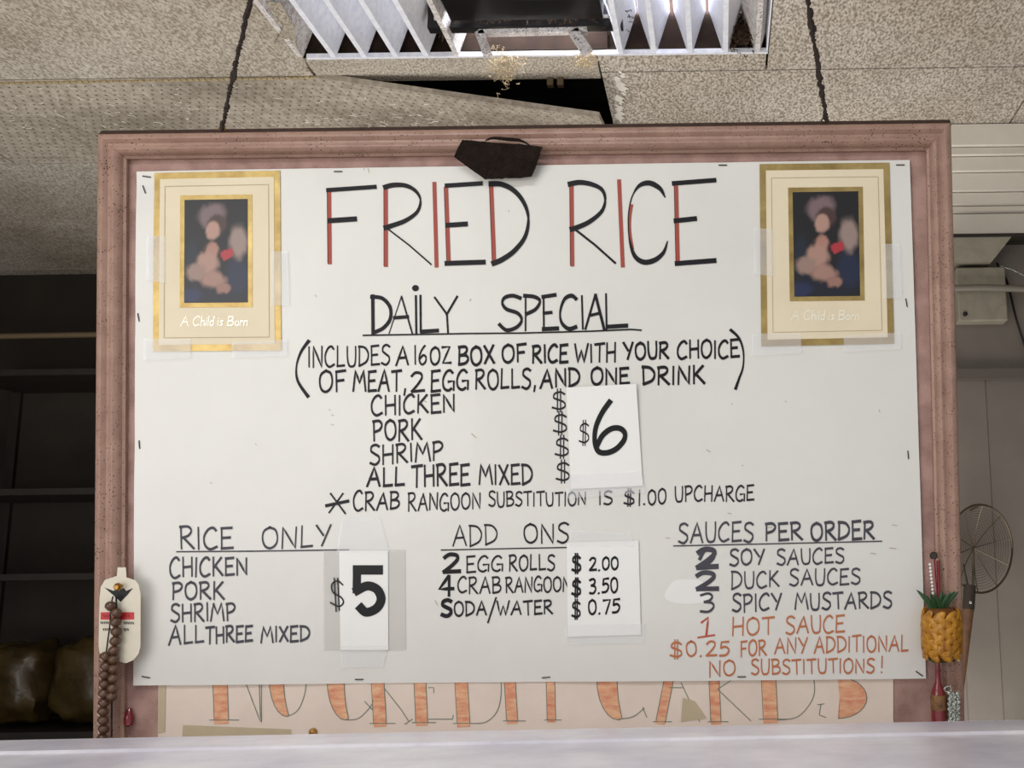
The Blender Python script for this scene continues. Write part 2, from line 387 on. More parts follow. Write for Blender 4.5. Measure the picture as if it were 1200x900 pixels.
# loose pale dust threads clinging to the tiles
b = MB()
for _ in range(150):
    px = random.uniform(5, 560); py = random.uniform(99+max(0, px-350)*.15, 152 if px > 120 else 190)
    p = CE(px, py, -.001-(.128*max(0, (px-365)/350) if px > 365 else 0)); q = p
    pts = [p]
    for j in range(4): q = q+Vector((random.gauss(0, .006), random.gauss(0, .006), random.uniform(-.003, .001))); pts.append(q)
    b.tube(pts, .0007, 3)
b.build('dust_thread', m_siding, ceil)['kind'] = 'stuff'
# studs seen in the gap
b = MB()
for px in (660, 671):
    p = CE(px, 118, .05); b.box((p.x-.008, yAB+.03, CEIL-.02), (p.x+.008, yAB+.05, CEIL+.22))
b.build('hanger_stud', m_rail, ceil)

# right hand wall: lower wall and planks of white cladding
zc = on_y(1150, 277, YW).z
b = MB(); b.box((XC, YW, 0), (XR, YW+.1, 3.1)); wr = tag(b.build('wall_back_right', m_wallr), kind='structure')
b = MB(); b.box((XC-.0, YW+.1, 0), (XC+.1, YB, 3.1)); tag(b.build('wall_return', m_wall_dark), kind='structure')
edges = [147, 172, 183, 202, 225, 241, 250, 276]
for k in range(7):
    z1 = on_y(1150, edges[k]+.6, YW-.02).z; z0 = on_y(1150, edges[k+1]-.5, YW-.02).z
    if k == 0: z1 = CEIL-.003
    b = MB(); e = .004
    b.add([(XC, YW-.018, z0), (XR, YW-.018, z0), (XR, YW-.024, z0+e), (XC, YW-.024, z0+e), (XC, YW-.018, z1), (XR, YW-.018, z1), (XC, YW, z0), (XR, YW, z0), (XC, YW, z1), (XR, YW, z1)],
          [(0, 1, 2, 3), (3, 2, 5, 4), (6, 7, 1, 0), (4, 5, 9, 8), (0, 3, 4, 8, 6), (1, 7, 9, 5, 2)])
    b.build('cladding_plank', m_siding, wr)
b = MB(); z0 = on_y(1150, 446, YW).z; z1 = on_y(1150, 434, YW).z; b.box((XC, YW-.03, z0), (XR, YW, z1)); b.build('ledge_strip', mat('ledge', (92, 86, 78), .5), wr)
b = MB(); q = lambda px, py: on_y(px, py, YW-.004)
z2 = on_y(1150, 446, YW).z
b.box((q(1118, 500).x, YW-.006, .3), (q(1157, 500).x, YW, z2)); b.build('wall_panel', m_wallr, wr)
b = MB(); b.box((q(1157.6, 500).x, YW-.004, .3), (XR, YW, z2)); b.build('wall_panel', m_wallr, wr)

# ================================================================== CEILING LIGHT
fx = (xF0+xF1)/2
light = thing('ceiling_light', (fx, yF1, CEIL), 'dusty white louvred ceiling light set in the stained tiles above the board', 'ceiling light')
H_ = .11
b = MB()  # housing: open below
b.box((xF0, yF0, CEIL), (xF0+.004, yF1+.008, CEIL+.16)); b.box((xF1-.004, yF0, CEIL), (xF1, yF1+.008, CEIL+.16))
b.box((xF0, yF0, CEIL), (xF1, yF0+.004, CEIL+.16)); b.box((xF0, yF0, CEIL+.16), (xF1, yF1+.008, CEIL+.165))
b.build('housing', m_white_metal, light)
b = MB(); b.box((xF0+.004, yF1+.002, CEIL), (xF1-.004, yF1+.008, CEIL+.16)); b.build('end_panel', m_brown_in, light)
b = MB(); b.box((xF0+.02, yF1-.006, CEIL-.006), (xF1, yF1+.004, CEIL+.006)); b.box((xF0+.02, yF0, CEIL-.006), (xF1, yF0+.01, CEIL+.006)); b.build('rim', m_white_metal, light)
# wedge louvres running away from the viewer
yy = yF1
def lpx(px): return CE(px, 65).x
ridges = [352, 391, 427, 464, 500, 536, 728, 767, 809, 850, 887]
for i, px in enumerate(ridges):
    x = lpx(px); rw = .0065; tw = .0415
    b = MB()
    dirty = px in (536, 887, 352)
    def sec(y): return [(x-rw, y, CEIL-.004), (x+rw, y, CEIL-.004), (x+tw, y, CEIL+H_), (x-tw, y, CEIL+H_)]
    b.hexa(sec(yF0+.01), sec(yF1-.006))
    b.build('louvre_blade', m_dirty_white if dirty else m_white_metal, light)
# lamps above the louvres, near side
for dy in (.12, .3, .48):
    b = MB(); b.tube([(xF0+.03, yF0+dy, CEIL+.142), (xF1-.03, yF0+dy, CEIL+.142)], .013, 10)
    b.build('fluorescent_tube', m_tube, light, 40)
xa, xb = lpx(548), lpx(716)
b = MB(); b.box((xa, yF0+.05, CEIL-.0), (xb, yF1-.18, CEIL+.09)); b.build('ballast_cover', m_black, light)
b = MB(); b.box((lpx(516), yF1-.13, on_y(620, 31, yF1-.13).z), (lpx(735), yF1-.10, CEIL+.09)); b.build('lamp_bar', m_black, light)
b = MB(); zb = on_y(620, 20, yF1-.135).z; b.box((lpx(524), yF1-.138, zb-.003), (lpx(728), yF1-.13, zb+.003)); b.build('bar_edge', m_dirty_white, light)
# central frame hanging open, dark sheet behind it
def bar(b, p, q, w, h):
    p = Vector(p); q = Vector(q); d = (q-p).normalized(); s_ = d.cross(Vector((0, 1, 0)));
    if s_.length < .3: s_ = Vector((1, 0, 0))
    s_.normalize(); a = Vector((0, 1, 0))
    b.hexa([p-s_*w-a*h, p+s_*w-a*h, p+s_*w+a*h, p-s_*w+a*h], [q-s_*w-a*h, q+s_*w-a*h, q+s_*w+a*h, q-s_*w+a*h])
Q = lambda px, py: on_y(px, py, yF1-.145)
b = MB(); bar(b, Q(561, 39), Q(688, 36), .0055, .01); bar(b, Q(562, 38), Q(572, 65), .011, .01); bar(b, Q(672, 37), Q(689, 62), .013, .01)
b.build('open_cell_frame', m_dirty_white, light)
Q2 = lambda px, py: on_y(px, py, yF1-.007)
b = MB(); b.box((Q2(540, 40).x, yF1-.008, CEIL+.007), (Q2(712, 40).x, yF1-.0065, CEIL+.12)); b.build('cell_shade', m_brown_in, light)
def tuft(px, py, y, wpx, hpx, n, m, lab, r=.0006):
    c = on_y(px, py, y); b = MB(); k = y/1250
    for _ in range(n):
        p = c+Vector((random.gauss(0, wpx*k*.35), random.uniform(-.01, .01), random.gauss(0, hpx*k*.35))); pts = [p]
        for j in range(9):
            p = p+Vector((random.gauss(0, 1.5*k), random.gauss(0, .002), random.gauss(-.25*k, 1.5*k))); pts.append(p)
        b.tube(pts, r, 4, True)
    o = b.build('cobweb_tuft', m, None); tag(o, lab, 'cobweb', 'dust tufts on the ceiling light', kind='stuff'); return o
tuft(527, 24, yF1-.03, 16, 26, 140, m_dust_d, 'brown clump of dust on the light left of its open cell', .0012)
tuft(590, 76, yF1-.012, 26, 30, 150, m_dust, 'tan cobweb hanging below the light under the open cell, left one', .0006)
tuft(688, 70, yF1-.012, 20, 14, 80, m_dust, 'tan cobweb hanging below the light at the right of the open cell', .0006)
tuft(640, 20, yF1-.14, 120, 8, 70, m_dust_d, 'dark dust strewn along the black lamp bar of the ceiling light', .001)
tuft(722, 24, yF1-.05, 18, 22, 50, m_dust_d, 'brown dust clump on the louvres right of the black bar', .001)
tuft(872, 40, yF1-.03, 26, 26, 140, m_dust_d, 'dark dust speckling the rightmost louvre of the ceiling light', .001)
tuft(932, 20, yF1-.02, 14, 40, 60, m_dust_d, 'dark grime on the ceiling tile beside the right end of the light', .001)

# ================================================================== BOARD
board = thing('hanging_board', BP(620, 900), 'large pinboard in a rose brown moulded frame hung above the steel counter', 'board')
OUT = [(121, 160), (1112, 147), (1129.5, 905), (115, 925)]
INN = [(150, 187), (1085, 177), (1101, 878), (147, 896)]
prof = [(0, -.012), (0, .013), (.05, .017), (.14, .019), (.26, .0195), (.34, .0175), (.42, .0145), (.5, .0148), (.58, .0168), (.68, .0172), (.78, .0150), (.86, .010), (.9, .006), (1, .004), (1, -.006)]
for k in range(4):
    b = MB(); vs = []
    for c in (k, (k+1) % 4):
        O = BP(*OUT[c]); I = BP(*INN[c])
        for t, h in prof: vs.append(O.lerp(I, t)+bn*h)
    n = len(prof); b.add(vs, [(i, i+1, n+i+1, n+i) for i in range(n-1)]+[(n-1, 0, n, 2*n-1)])
    b.build('frame_rail', m_frame, board, 30)
b = MB()
q0 = [BP(120.5, 154, .004), BP(1112.5, 141, .004), BP(1112, 150.5, .0165), BP(121, 163.5, .0165)]
b.hexa(q0, [p-bn*.012 for p in q0]); b.build('top_edge_strip', m_frame_edge, board)
b = MB(); q0 = [BP(140, 175, -.004), BP(1095, 165, -.004), BP(1108, 890, -.004), BP(135, 905, -.004)]
b.hexa([p-bn*.01 for p in q0], q0); b.build('backing_panel', m_back, board)
for (px, py, lab) in ((262, 156, 0), (966, 146, 0)):
    b = MB(); c = BP(px, py, .006)
    b.loop([c+Vector((math.cos(a)*.0045, 0, math.sin(a)*.0045+.004)) for a in [2*math.pi*i/12 for i in range(12)]], .0012, 6)
    b.build('screw_eye', m_brass if px < 500 else m_chain, board, 40)
# hanging wires
for (p0, p1, lab) in (((262, 153), (367, -290), 'grimy twisted hanging wire on the left of the board'), ((968, 143), (893, -290), 'grimy twisted hanging wire on the right of the board')):
    a = BP(*p0, .006); d = ray(*p1); e = EYE+d*((CEIL-EYE.z)/d.z)
    # keep the wire close to the board's depth
    e = Vector((on_y(p1[0], p1[1], a.y).x, a.y+.0, CEIL))
    th = thing('hanging_wire', a, lab, 'wire', 'wires holding the board')
    N_ = 150; L_ = (e-a).length
    for s_ in (0, math.pi):
        b = MB(); pts = []
        for i in range(N_):
            t = i/(N_-1); p = a.lerp(e, t); an = t*L_/.011*2*math.pi+s_
            wob = noise.noise(Vector((t*14, 1.7, s_)))*.0022
            pts.append(p+Vector((math.cos(an)*.0020*(1+t)+wob, math.sin(an)*.0020*(1+t), 0)))
        b.tube(pts, .0019, 6); b.build('strand', m_chain, th, 60)
    b = MB()
    for i in range(170):
        t = random.random(); p = a.lerp(e, t); b.ball(p+Vector((random.gauss(0, .0012), random.gauss(0, .0012), 0)), random.uniform(.0018, .0034)*(1+t*1.5), 1, 1, random.uniform(1, 2.4), 6, 4)
    o = b.build('grime', m_chain, th); o['kind'] = 'stuff'
    b = MB(); b.lathe(e-Vector((0, 0, .0)), (0, 0, -1), [(.012, 0), (.012, .002), (.003, .004), (.003, .012)], 10); b.build('ceiling_hook', m_chain, th)

# ------------------------------------------------------------------ sheet surface
SH = [(160, 201), (1066, 187.5), (1085, 795), (157, 803)]
staples = [(172, 207, 8), (397, 201.5, 0), (847, 194, 0), (1055, 193.5, 0), (169, 222, 70), (163, 372, 80), (164, 521, 85), (172, 793, 10), (421, 796, 0), (640, 793.5, -5), (869, 792.5, 0), (1062, 355, 80), (1064, 533, 85), (1077, 789, 35)]
def wave(px, py):
    x = px/1200; y = py/900
    h = .0009*math.sin(x*9+1)*math.cos(y*7)+.0006*math.sin(x*17+y*11)+.0004*math.sin(y*23-x*8)
    for sx, sy, _ in staples:
        d2 = (px-sx)**2+(py-sy)**2
        if d2 < 6000: h -= .0011*math.exp(-d2/520)
    return h+.0022
def SP(px, py, off=0): return BP(px, py, wave(px, py)+off)
def quadlerp(Q, s_, t_):
    a = Vector(Q[0]).lerp(Vector(Q[1]), s_); c = Vector(Q[3]).lerp(Vector(Q[2]), s_); return a.lerp(c, t_)
def surf_quad(name, Q, off, m, parent, nx=6, ny=6, thick=.0004, curl=None, sf=None):
    sf = sf or SP
    b = MB(); vs = []
    for lay in (0, 1):
        for j in range(ny+1):
            for i in range(nx+1):
                p = quadlerp(Q, i/nx, j/ny); o_ = off+(curl(i/nx, j/ny) if curl else 0)
                vs.append(sf(p.x, p.y, o_-lay*thick))
    W = nx+1; K = W*(ny+1); fs = []
    for j in range(ny):
        for i in range(nx):
            a = j*W+i; fs += [(a, a+1, a+W+1, a+W), (a+K, a+K+W, a+K+W+1, a+K+1)]
    rim = [i for i in range(nx+1)]+[j*W+nx for j in range(1, ny+1)]+[ny*W+i for i in range(nx-1, -1, -1)]+[j*W for j in range(ny-1, 0, -1)]
    for i in range(len(rim)):
        p, q = rim[i], rim[(i+1) % len(rim)]; fs.append((q, p, p+K, q+K))
    b.add(vs, [f[::-1] for f in fs]); return b.build(name, m, parent, 50)
sheet = thing('menu_sheet', BP(620, 803), 'big laminated white menu sheet handwritten in marker, stapled to the board', 'sign')
surf_quad('paper', SH, 0, m_sheet, sheet, 110, 74)
for sx, sy, an in staples:
    b = MB(); a = math.radians(an); d = Vector((math.cos(a), math.sin(a)))*4.6
    p, q = SP(sx-d.x, sy-d.y, .0010), SP(sx+d.x, sy+d.y, .0010)
    b.tube([p-bn*.003, p, p.lerp(q, .5)+bn*.0004, q, q-bn*.003], .00085, 6); b.build('staple', m_staple, sheet)

# ------------------------------------------------------------------ handwriting
def crv(pts, seg=6):
    out = []; n = len(pts)
    for i in range(n-1):
        p0 = pts[max(i-1, 0)]; p1 = pts[i]; p2 = pts[i+1]; p3 = pts[min(i+2, n-1)]
        for k in range(seg):
            t = k/seg
            out.append(tuple(.5*((2*p1[j])+(-p0[j]+p2[j])*t+(2*p0[j]-5*p1[j]+4*p2[j]-p3[j])*t*t+(-p0[j]+3*p1[j]-3*p2[j]+p3[j])*t**3) for j in (0, 1)))
    out.append(pts[-1]); return out
cnt = [0]
def ribbon(b, pts, w, off=.0006, sf=None, nib=.35, wf=None):
    """pts in photo pixels measured on the board; w full width in the same unit"""
    sf = sf or SP
    q = [Vector(pts[0])]
    for p in pts[1:]:
        p = Vector(p); d = (p-q[-1]).length
        if d < .25: continue
        n = max(1, int(d/7)); s0 = q[-1]
        for k in range(1, n+1): q.append(s0.lerp(p, k/n))
    if len(q) < 2: q.append(q[0]+Vector((.8, .3)))
    cnt[0] += 1; off = off+(cnt[0] % 7)*.00003
    vs = []; N_ = len(q)
    for i, p in enumerate(q):
        t = (q[min(i+1, N_-1)]-q[max(i-1, 0)]).normalized()
        nr = Vector((-t.y, t.x)); ww = w*(1-nib+2*nib*abs(t.x))*.5
        if wf: ww *= wf(i/(N_-1))
        ex = Vector((0, 0))
        if i == 0: ex = -t*w*.28
        if i == N_-1: ex = t*w*.28
        for s_ in (-1, 1):
            u = p+ex+nr*ww*s_; vs.append(sf(u.x, u.y, off))
    # round-ish caps
    fs = [(2*i, 2*i+1, 2*i+3, 2*i+2) for i in range(N_-1)]
    b.add(vs, fs)
# glyphs: (width, strokes); stroke = ('l'|'c', points), y down, height 1
l = 'l'; c_ = 'c'
O_ = lambda x0, x1, y0=0, y1=1: [((x0+x1)/2+.03, y0), (x0+.12*(x1-x0), y0+.17*(y1-y0)), (x0, (y0+y1)/2), (x0+.14*(x1-x0), y1-.14*(y1-y0)), ((x0+x1)/2, y1), (x1-.12*(x1-x0), y1-.17*(y1-y0)), (x1, (y0+y1)/2), (x1-.14*(x1-x0), y0+.14*(y1-y0)), ((x0+x1)/2-.03, y0+.01)]
G = {
'A': (.72, [(l, [(0, 1), (.38, 0), (.68, 1)]), (l, [(.13, .62), (.58, .60)])]),
'B': (.6, [(l, [(.05, 0), (.05, 1)]), (c_, [(0, .04), (.38, .03), (.5, .22), (.34, .44), (.08, .5)]), (c_, [(.08, .5), (.45, .52), (.58, .72), (.42, .94), (.03, 1)])]),
'C': (.62, [(c_, [(.56, .14), (.42, .0), (.2, .1), (.02, .42), (.05, .8), (.27, 1), (.58, .88)])]),
'D': (.66, [(l, [(.05, 0), (.05, 1)]), (c_, [(0, .02), (.4, .08), (.62, .4), (.5, .78), (.03, 1)])]),
'E': (.54, [(l, [(.04, .02), (.04, .98)]), (l, [(.02, .04), (.5, 0)]), (l, [(.05, .49), (.42, .46)]), (l, [(.02, .98), (.54, .95)])]),
'F': (.5, [(l, [(.04, .02), (.04, 1)]), (l, [(.02, .05), (.5, 0)]), (l, [(.05, .49), (.4, .46)])]),
'G': (.68, [(c_, [(.58, .14), (.42, 0), (.2, .1), (.02, .45), (.06, .85), (.3, 1), (.5, .9)]), (l, [(.32, .56), (.64, .54), (.62, 1)])]),
'H': (.62, [(l, [(.04, 0), (.04, 1)]), (l, [(.56, 0), (.56, 1)]), (l, [(.04, .52), (.56, .48)])]),
'I': (.16, [(l, [(.06, 0), (.06, 1)])]),
'K': (.62, [(l, [(.05, 0), (.05, 1)]), (l, [(.52, .02), (.07, .56)]), (l, [(.16, .48), (.6, 1)])]),
'L': (.52, [(l, [(.05, 0), (.05, .97)]), (l, [(.03, .97), (.5, .94)])]),
'M': (.82, [(l, [(0, 1), (.12, 0), (.4, .6), (.64, 0), (.8, 1)])]),
'N': (.66, [(l, [(.04, 1), (.05, 0), (.58, 1), (.6, 0)])]),
'O': (.68, [(c_, O_(.02, .64))]),
'P': (.56, [(l, [(.05, 0), (.05, 1)]), (c_, [(0, .05), (.36, .02), (.52, .22), (.38, .46), (.07, .56)])]),
'R': (.62, [(l, [(.05, 0), (.05, 1)]), (c_, [(0, .05), (.36, .02), (.5, .2), (.36, .42), (.08, .52)]), (l, [(.16, .52), (.6, 1)])]),
'S': (.56, [(c_, [(.52, .1), (.34, 0), (.12, .08), (.08, .3), (.28, .46), (.48, .6), (.5, .82), (.3, 1), (.02, .9)])]),
'T': (.62, [(l, [(.0, .05), (.62, 0)]), (l, [(.31, .04), (.32, 1)])]),
'U': (.62, [(c_, [(.03, 0), (.04, .6), (.14, .94), (.32, 1), (.5, .9), (.56, .5), (.56, 0)])]),
'W': (.86, [(l, [(0, 0), (.2, 1), (.42, .35), (.6, 1), (.84, 0)])]),
'X': (.6, [(l, [(0, .02), (.58, 1)]), (l, [(.54, 0), (.03, 1)])]),
'Y': (.62, [(l, [(0, 0), (.3, .5)]), (l, [(.6, 0), (.24, 1)])]),
'Z': (.6, [(l, [(.02, .04), (.54, .03), (.04, .95), (.6, .94)])]),
'0': (.56, [(c_, O_(.02, .52))]),
'1': (.2, [(l, [(.08, 0), (.08, 1)])]),
'2': (.56, [(c_, [(.04, .2), (.2, .02), (.42, .06), (.46, .28), (.3, .6), (.04, .95)]), (l, [(.04, .95), (.56, .93)])]),
'3': (.52, [(c_, [(.04, .08), (.3, 0), (.44, .16), (.36, .36), (.16, .44)]), (c_, [(.16, .44), (.42, .52), (.48, .74), (.3, .97), (.02, .93)])]),
'4': (.62, [(l, [(.4, 0), (.02, .66), (.62, .64)]), (l, [(.42, 0), (.44, 1)])]),
'5': (.54, [(l, [(.5, .03), (.12, .05), (.08, .45)]), (c_, [(.08, .45), (.34, .38), (.5, .62), (.34, .93), (.02, .97)])]),
'6': (.54, [(c_, [(.4, 0), (.14, .3), (.02, .7), (.2, .98), (.44, .86), (.48, .62), (.3, .5), (.06, .68)])]),
'7': (.5, [(l, [(.02, .06), (.5, .03), (.18, 1)])]),
'$': (.56, [(c_, [(.5, .24), (.34, .14), (.12, .2), (.08, .38), (.28, .48), (.48, .6), (.5, .78), (.3, .88), (.02, .8)]), (l, [(.22, 0), (.22, 1)]), (l, [(.34, 0), (.34, 1)])]),
'.': (.2, [(l, [(.06, .95), (.1, .98)])]),
',': (.2, [(l, [(.12, .85), (.06, 1.15)])]),
'!': (.16, [(l, [(.08, 0), (.07, .7)]), (l, [(.06, .95), (.07, 1)])]),
'/': (.4, [(l, [(.4, -.1), (0, 1.3)])]),
}
GAP = .13
def write(b, text, x0, t0, b0, x1, t1, b1, wd, off=.0006, sf=None, nib=.28, jit=.035, slant=0):
    h = ((b0-t0)+(b1-t1))/2
    tot = sum(G[ch][0] for ch in text)+GAP*(len(text)-1)
    k = (x1-x0)/tot if len(text) > 1 else (x1-x0)/G[text][0]
    x = 0
    for ch in text:
        gw, st = G[ch]
        jy = random.uniform(-jit, jit); js = 1+random.uniform(-jit, jit); jr = random.uniform(-jit, jit)
        for kind, pts in st:
            pts = crv(pts) if kind == 'c' else pts
            P_ = []
            for (gx, gy) in pts:
                gx2 = gx+(gy-.5)*jr-slant*(gy-.5)
                X = x0+(x+gx2)*k; s_ = (X-x0)/max(1e-6, (x1-x0))
                T = t0+(t1-t0)*s_; Bm = b0+(b1-b0)*s_
                P_.append((X, T+(Bm-T)*((gy-.5)*js+.5+jy)))
            ribbon(b, P_, wd, off, sf, nib)
        x += gw+GAP
def zz(ox, oy, s_):   # reading helper: crop coordinates to photo pixels
    return lambda x, y: (ox+x/s_, oy+y/s_)
# --- title
z1 = zz(370, 190, 4.8); z2 = zz(600, 190, 4.615)
red = MB(); blk = MB()
for z, a, e in ((z1, (80, 165), (83, 570)), (z1, (398, 150), (398, 585)), (z1, (670, 120), (682, 588)), (z1, (736, 145), (750, 555)), (z1, (990, 140), (1006, 560)),
                (z2, (324, 130), (328, 560)), (z2, (580, 102), (600, 565)), (z2, (888, 130), (897, 540))):
    p, q = z(*a), z(*e); ub = MB(); ribbon(ub, [p, q], 4.6, .0007, nib=0); ub.build('red_upright', m_red, sheet)
    if (a[0] in (670, 580)): continue
    ribbon(blk, [(p[0]-2.3, p[1]), (q[0]-2.3, q[1])], .7, .0010, nib=0)
ribbon(red, crv([z2(648, 235), z2(638, 300), z2(638, 380), z2(652, 470)]), 3.6, .0007, nib=0)
for z, pts, wd in ((z1, [(70, 160), (340, 142)], 5), (z1, [(78, 332), (228, 322)], 6), (z1, [(735, 135), (935, 122)], 5.2), (z1, [(740, 357), (850, 350)], 5.8), (z1, [(735, 571), (950, 564)], 5.8),
                   (z2, [(872, 118), (1098, 100)], 5.4), (z2, [(882, 320), (993, 308)], 5.8), (z2, [(888, 550), (1098, 534)], 5.8)):
    ribbon(blk, [z(*p) for p in pts], wd, .0009, nib=0)
bowl = lambda t: .25+.85*abs(math.cos(math.pi*t))**.8
ribbon(blk, crv([z1(*p) for p in [(390, 145), (440, 132), (510, 135), (565, 165), (592, 215), (575, 280), (510, 330), (430, 360), (392, 372)]]), 5.4, .0009, nib=0, wf=lambda t: .35+.75*abs(math.cos(math.pi*min(1, t*1.0)))**.7)
ribbon(blk, [z1(412, 380), z1(530, 470), z1(652, 577)], 1.8, .0009, nib=0)
ribbon(blk, crv([z1(*p) for p in [(982, 125), (1050, 128), (1120, 165), (1175, 235), (1198, 320), (1180, 420), (1120, 500), (1050, 550), (998, 572)]]), 5.8, .0009, nib=0, wf=lambda t: .4+.7*abs(math.cos(math.pi*t))**.6)
ribbon(blk, crv([z2(*p) for p in [(310, 122), (370, 112), (440, 125), (490, 155), (505, 210), (485, 270), (420, 325), (350, 357), (320, 366)]]), 5.6, .0009, nib=0, wf=lambda t: .4+.7*abs(math.cos(math.pi*t))**.7)
ribbon(blk, [z2(345, 368), z2(450, 450), z2(560, 548)], 2.6, .0009, nib=0)
ribbon(blk, crv([z2(*p) for p in [(826, 188), (800, 145), (745, 116), (690, 130), (652, 185), (634, 260), (630, 340), (638, 430), (665, 510), (715, 543), (775, 530), (820, 490), (840, 435)]]), 5.2, .0009, nib=0, wf=lambda t: max(.3, .3+.9*math.sin(math.pi*min(1, t*3.2)) if t < .31 else (.25 if t < .55 else .25+.95*math.sin(math.pi*(t-.55)/.45))))
red.build('red_upright', m_red, sheet)
blk.build('lettering', m_ink, sheet)['label'] = 'black strokes of the title letters FRIED RICE'
# --- DAILY SPECIAL
b = MB(); z3 = zz(340, 330, 4.286); z4 = zz(600, 330, 4.286)
ribbon(b, [z3(418, 70), z3(420, 262)], 4, .0008, nib=0)
ribbon(b, crv([z3(*p) for p in [(410, 78), (465, 85), (505, 130), (505, 190), (470, 235), (420, 258)]]), 4.2, .0008, nib=.1)
def ln(z, w_, *p, nib=0): ribbon(b, [z(*q) for q in p], w_, .0008, nib=nib)
ln(z3, 1.2, (500, 262), (562, 75)); ln(z3, 2, (562, 75), (617, 262)); ln(z3, 4.2, (525, 183), (595, 178))
ln(z3, 2.6, (634, 72), (637, 260)); ln(z3, 2.6, (657, 70), (659, 255)); ln(z3, 4.6, (662, 252), (745, 247))
ic = z3(632, 34); b.add([SP(ic[0]+4*math.cos(a), ic[1]+3.7*math.sin(a), .0009) for a in [2*math.pi*i/14 for i in range(14)]], [tuple(range(14))])
ln(z3, 2.4, (728, 80), (790, 165)); ln(z3, 2.6, (842, 75), (788, 168)); ln(z3, 2.2, (790, 165), (796, 258))
ribbon(b, crv([z3(*p) for p in [(1160, 85), (1120, 72), (1080, 82), (1068, 110), (1090, 140), (1145, 160), (1165, 195), (1140, 230), (1090, 245), (1052, 215)]]), 3.6, .0008, nib=.3)
ln(z4, 2, (70, 75), (70, 248)); ribbon(b, crv([z4(*p) for p in [(62, 72), (115, 78), (142, 100), (120, 140), (72, 165)]]), 3.6, .0008, nib=.3)
ln(z4, 2.2, (160, 80), (162, 240)); ln(z4, 4.6, (155, 78), (220, 68)); ln(z4, 4, (160, 160), (200, 156)); ln(z4, 5, (158, 240), (232, 236))
ribbon(b, crv([z4(*p) for p in [(325, 90), (300, 72), (265, 90), (244, 150), (250, 205), (285, 238), (325, 228)]]), 3.6, .0008, nib=.4)
ln(z4, 2.2, (352, 72), (357, 240)); ln(z4, 2.6, (420, 66), (370, 240)); ln(z4, 3.4, (420, 66), (464, 240)); ln(z4, 3.6, (390, 172), (440, 160))
ln(z4, 2.2, (473, 62), (476, 240)); ln(z4, 5, (478, 228), (578, 222))
ribbon(b, [z3(370, 271), z3(900, 262), (612, 390.6), z4(400, 250), z4(600, 241), z4(650, 245)], 1.9, .0008, nib=0)
b.build('lettering', m_ink, sheet)['label'] = 'underlined black DAILY SPECIAL'
# --- bracketed text
b = MB()
ribbon(b, crv([(363, 399.5), (353.5, 413), (348.3, 430), (350, 447), (362, 465)]), 3.4, .0008, nib=0, wf=lambda t: .55+.7*abs(2*t-1))
ribbon(b, crv([(856, 386.5), (866, 396.5), (871, 411.7), (870.7, 430), (866, 444), (861.8, 456)]), 3, .0008, nib=0, wf=lambda t: .6+.6*abs(2*t-1))
for a in (('INCLUDES', 362, 406, 430, 458, 405, 428, 2.2), ('A', 465, 407, 429, 480, 406, 428, 2.5), ('16', 486, 405.5, 428, 501, 405, 427, 2.2), ('OZ', 505, 407, 427.5, 529, 406, 427, 2.5), ('BOX', 538, 407, 428, 580, 405, 426, 3),
          ('OF', 589, 404, 424.5, 617, 403, 424, 2.8), ('RICE', 624.5, 405, 425, 666, 404, 424.5, 3), ('WITH', 674, 403.5, 425, 722, 402, 424, 2.6), ('YOUR', 731, 402, 421, 784, 400.5, 420, 2.9), ('CHOICE', 794, 399.5, 420.5, 866, 398.5, 419, 2.7),
          ('OF', 375, 435, 460, 406, 434, 458, 2.6), ('MEAT,', 415, 435, 459, 477, 434, 459, 2.7), ('2', 482, 436, 460, 498, 436, 459, 2.7), ('EGG', 506, 435, 459, 550, 434, 457, 2.7), ('ROLLS,', 558, 433.5, 457, 629, 432.5, 455, 2.6),
          ('AND', 634, 433, 455, 680, 432, 453.5, 2.9), ('ONE', 693, 431.5, 451, 737.5, 431, 450, 2.9), ('DRINK', 753, 430, 451.5, 826, 429, 450, 3)):
    write(b, *a, off=.0008)
b.build('lettering', m_ink, sheet)
# --- meats and rangoon line
b = MB()
for a in (('CHICKEN', 436, 464, 487, 534, 462, 483, 2.6), ('PORK', 438, 493, 517, 495, 491, 515, 2.7), ('SHRIMP', 434, 521.5, 544.5, 520, 518, 539, 2.5), ('ALL', 431, 548, 570, 475, 547, 569, 2.9), ('THREE', 483, 545.5, 570.5, 551, 544, 568, 2.9), ('MIXED', 562, 544, 568, 624.5, 544, 567, 2.6),
          ('CRAB', 415, 575, 599, 469, 577, 596, 2.3), ('RANGOON', 479, 578, 599, 564, 578, 596, 2), ('SUBSTITUTION', 573, 576, 593.5, 687, 577, 592, 1.9), ('IS', 702, 576, 592, 718, 575, 590, 2), ('$', 731, 573, 594, 744, 573, 594, 2), ('1.00', 748, 574, 592, 781, 573, 590, 2), ('UPCHARGE', 791, 570, 588, 883.5, 568.5, 586.5, 2)):
    write(b, *a, off=.0008)
ribbon(b, [(383, 592.5), (409, 587)], 3.8, .0009, nib=0); ribbon(b, [(388, 578), (405.6, 601.7)], 2, .0008, nib=0); ribbon(b, [(402.8, 578), (386.5, 600.6)], 2, .0008, nib=0)
for (x, y) in ((655.5, 469.5), (657, 496.5), (659, 524.5), (660, 553.5)): write(b, '$', x-8.5, y-13.5, y+13.5, x+8.5, y-14, y+13, 1.9, off=.0008)
b.build('lettering', m_ink_m, sheet)
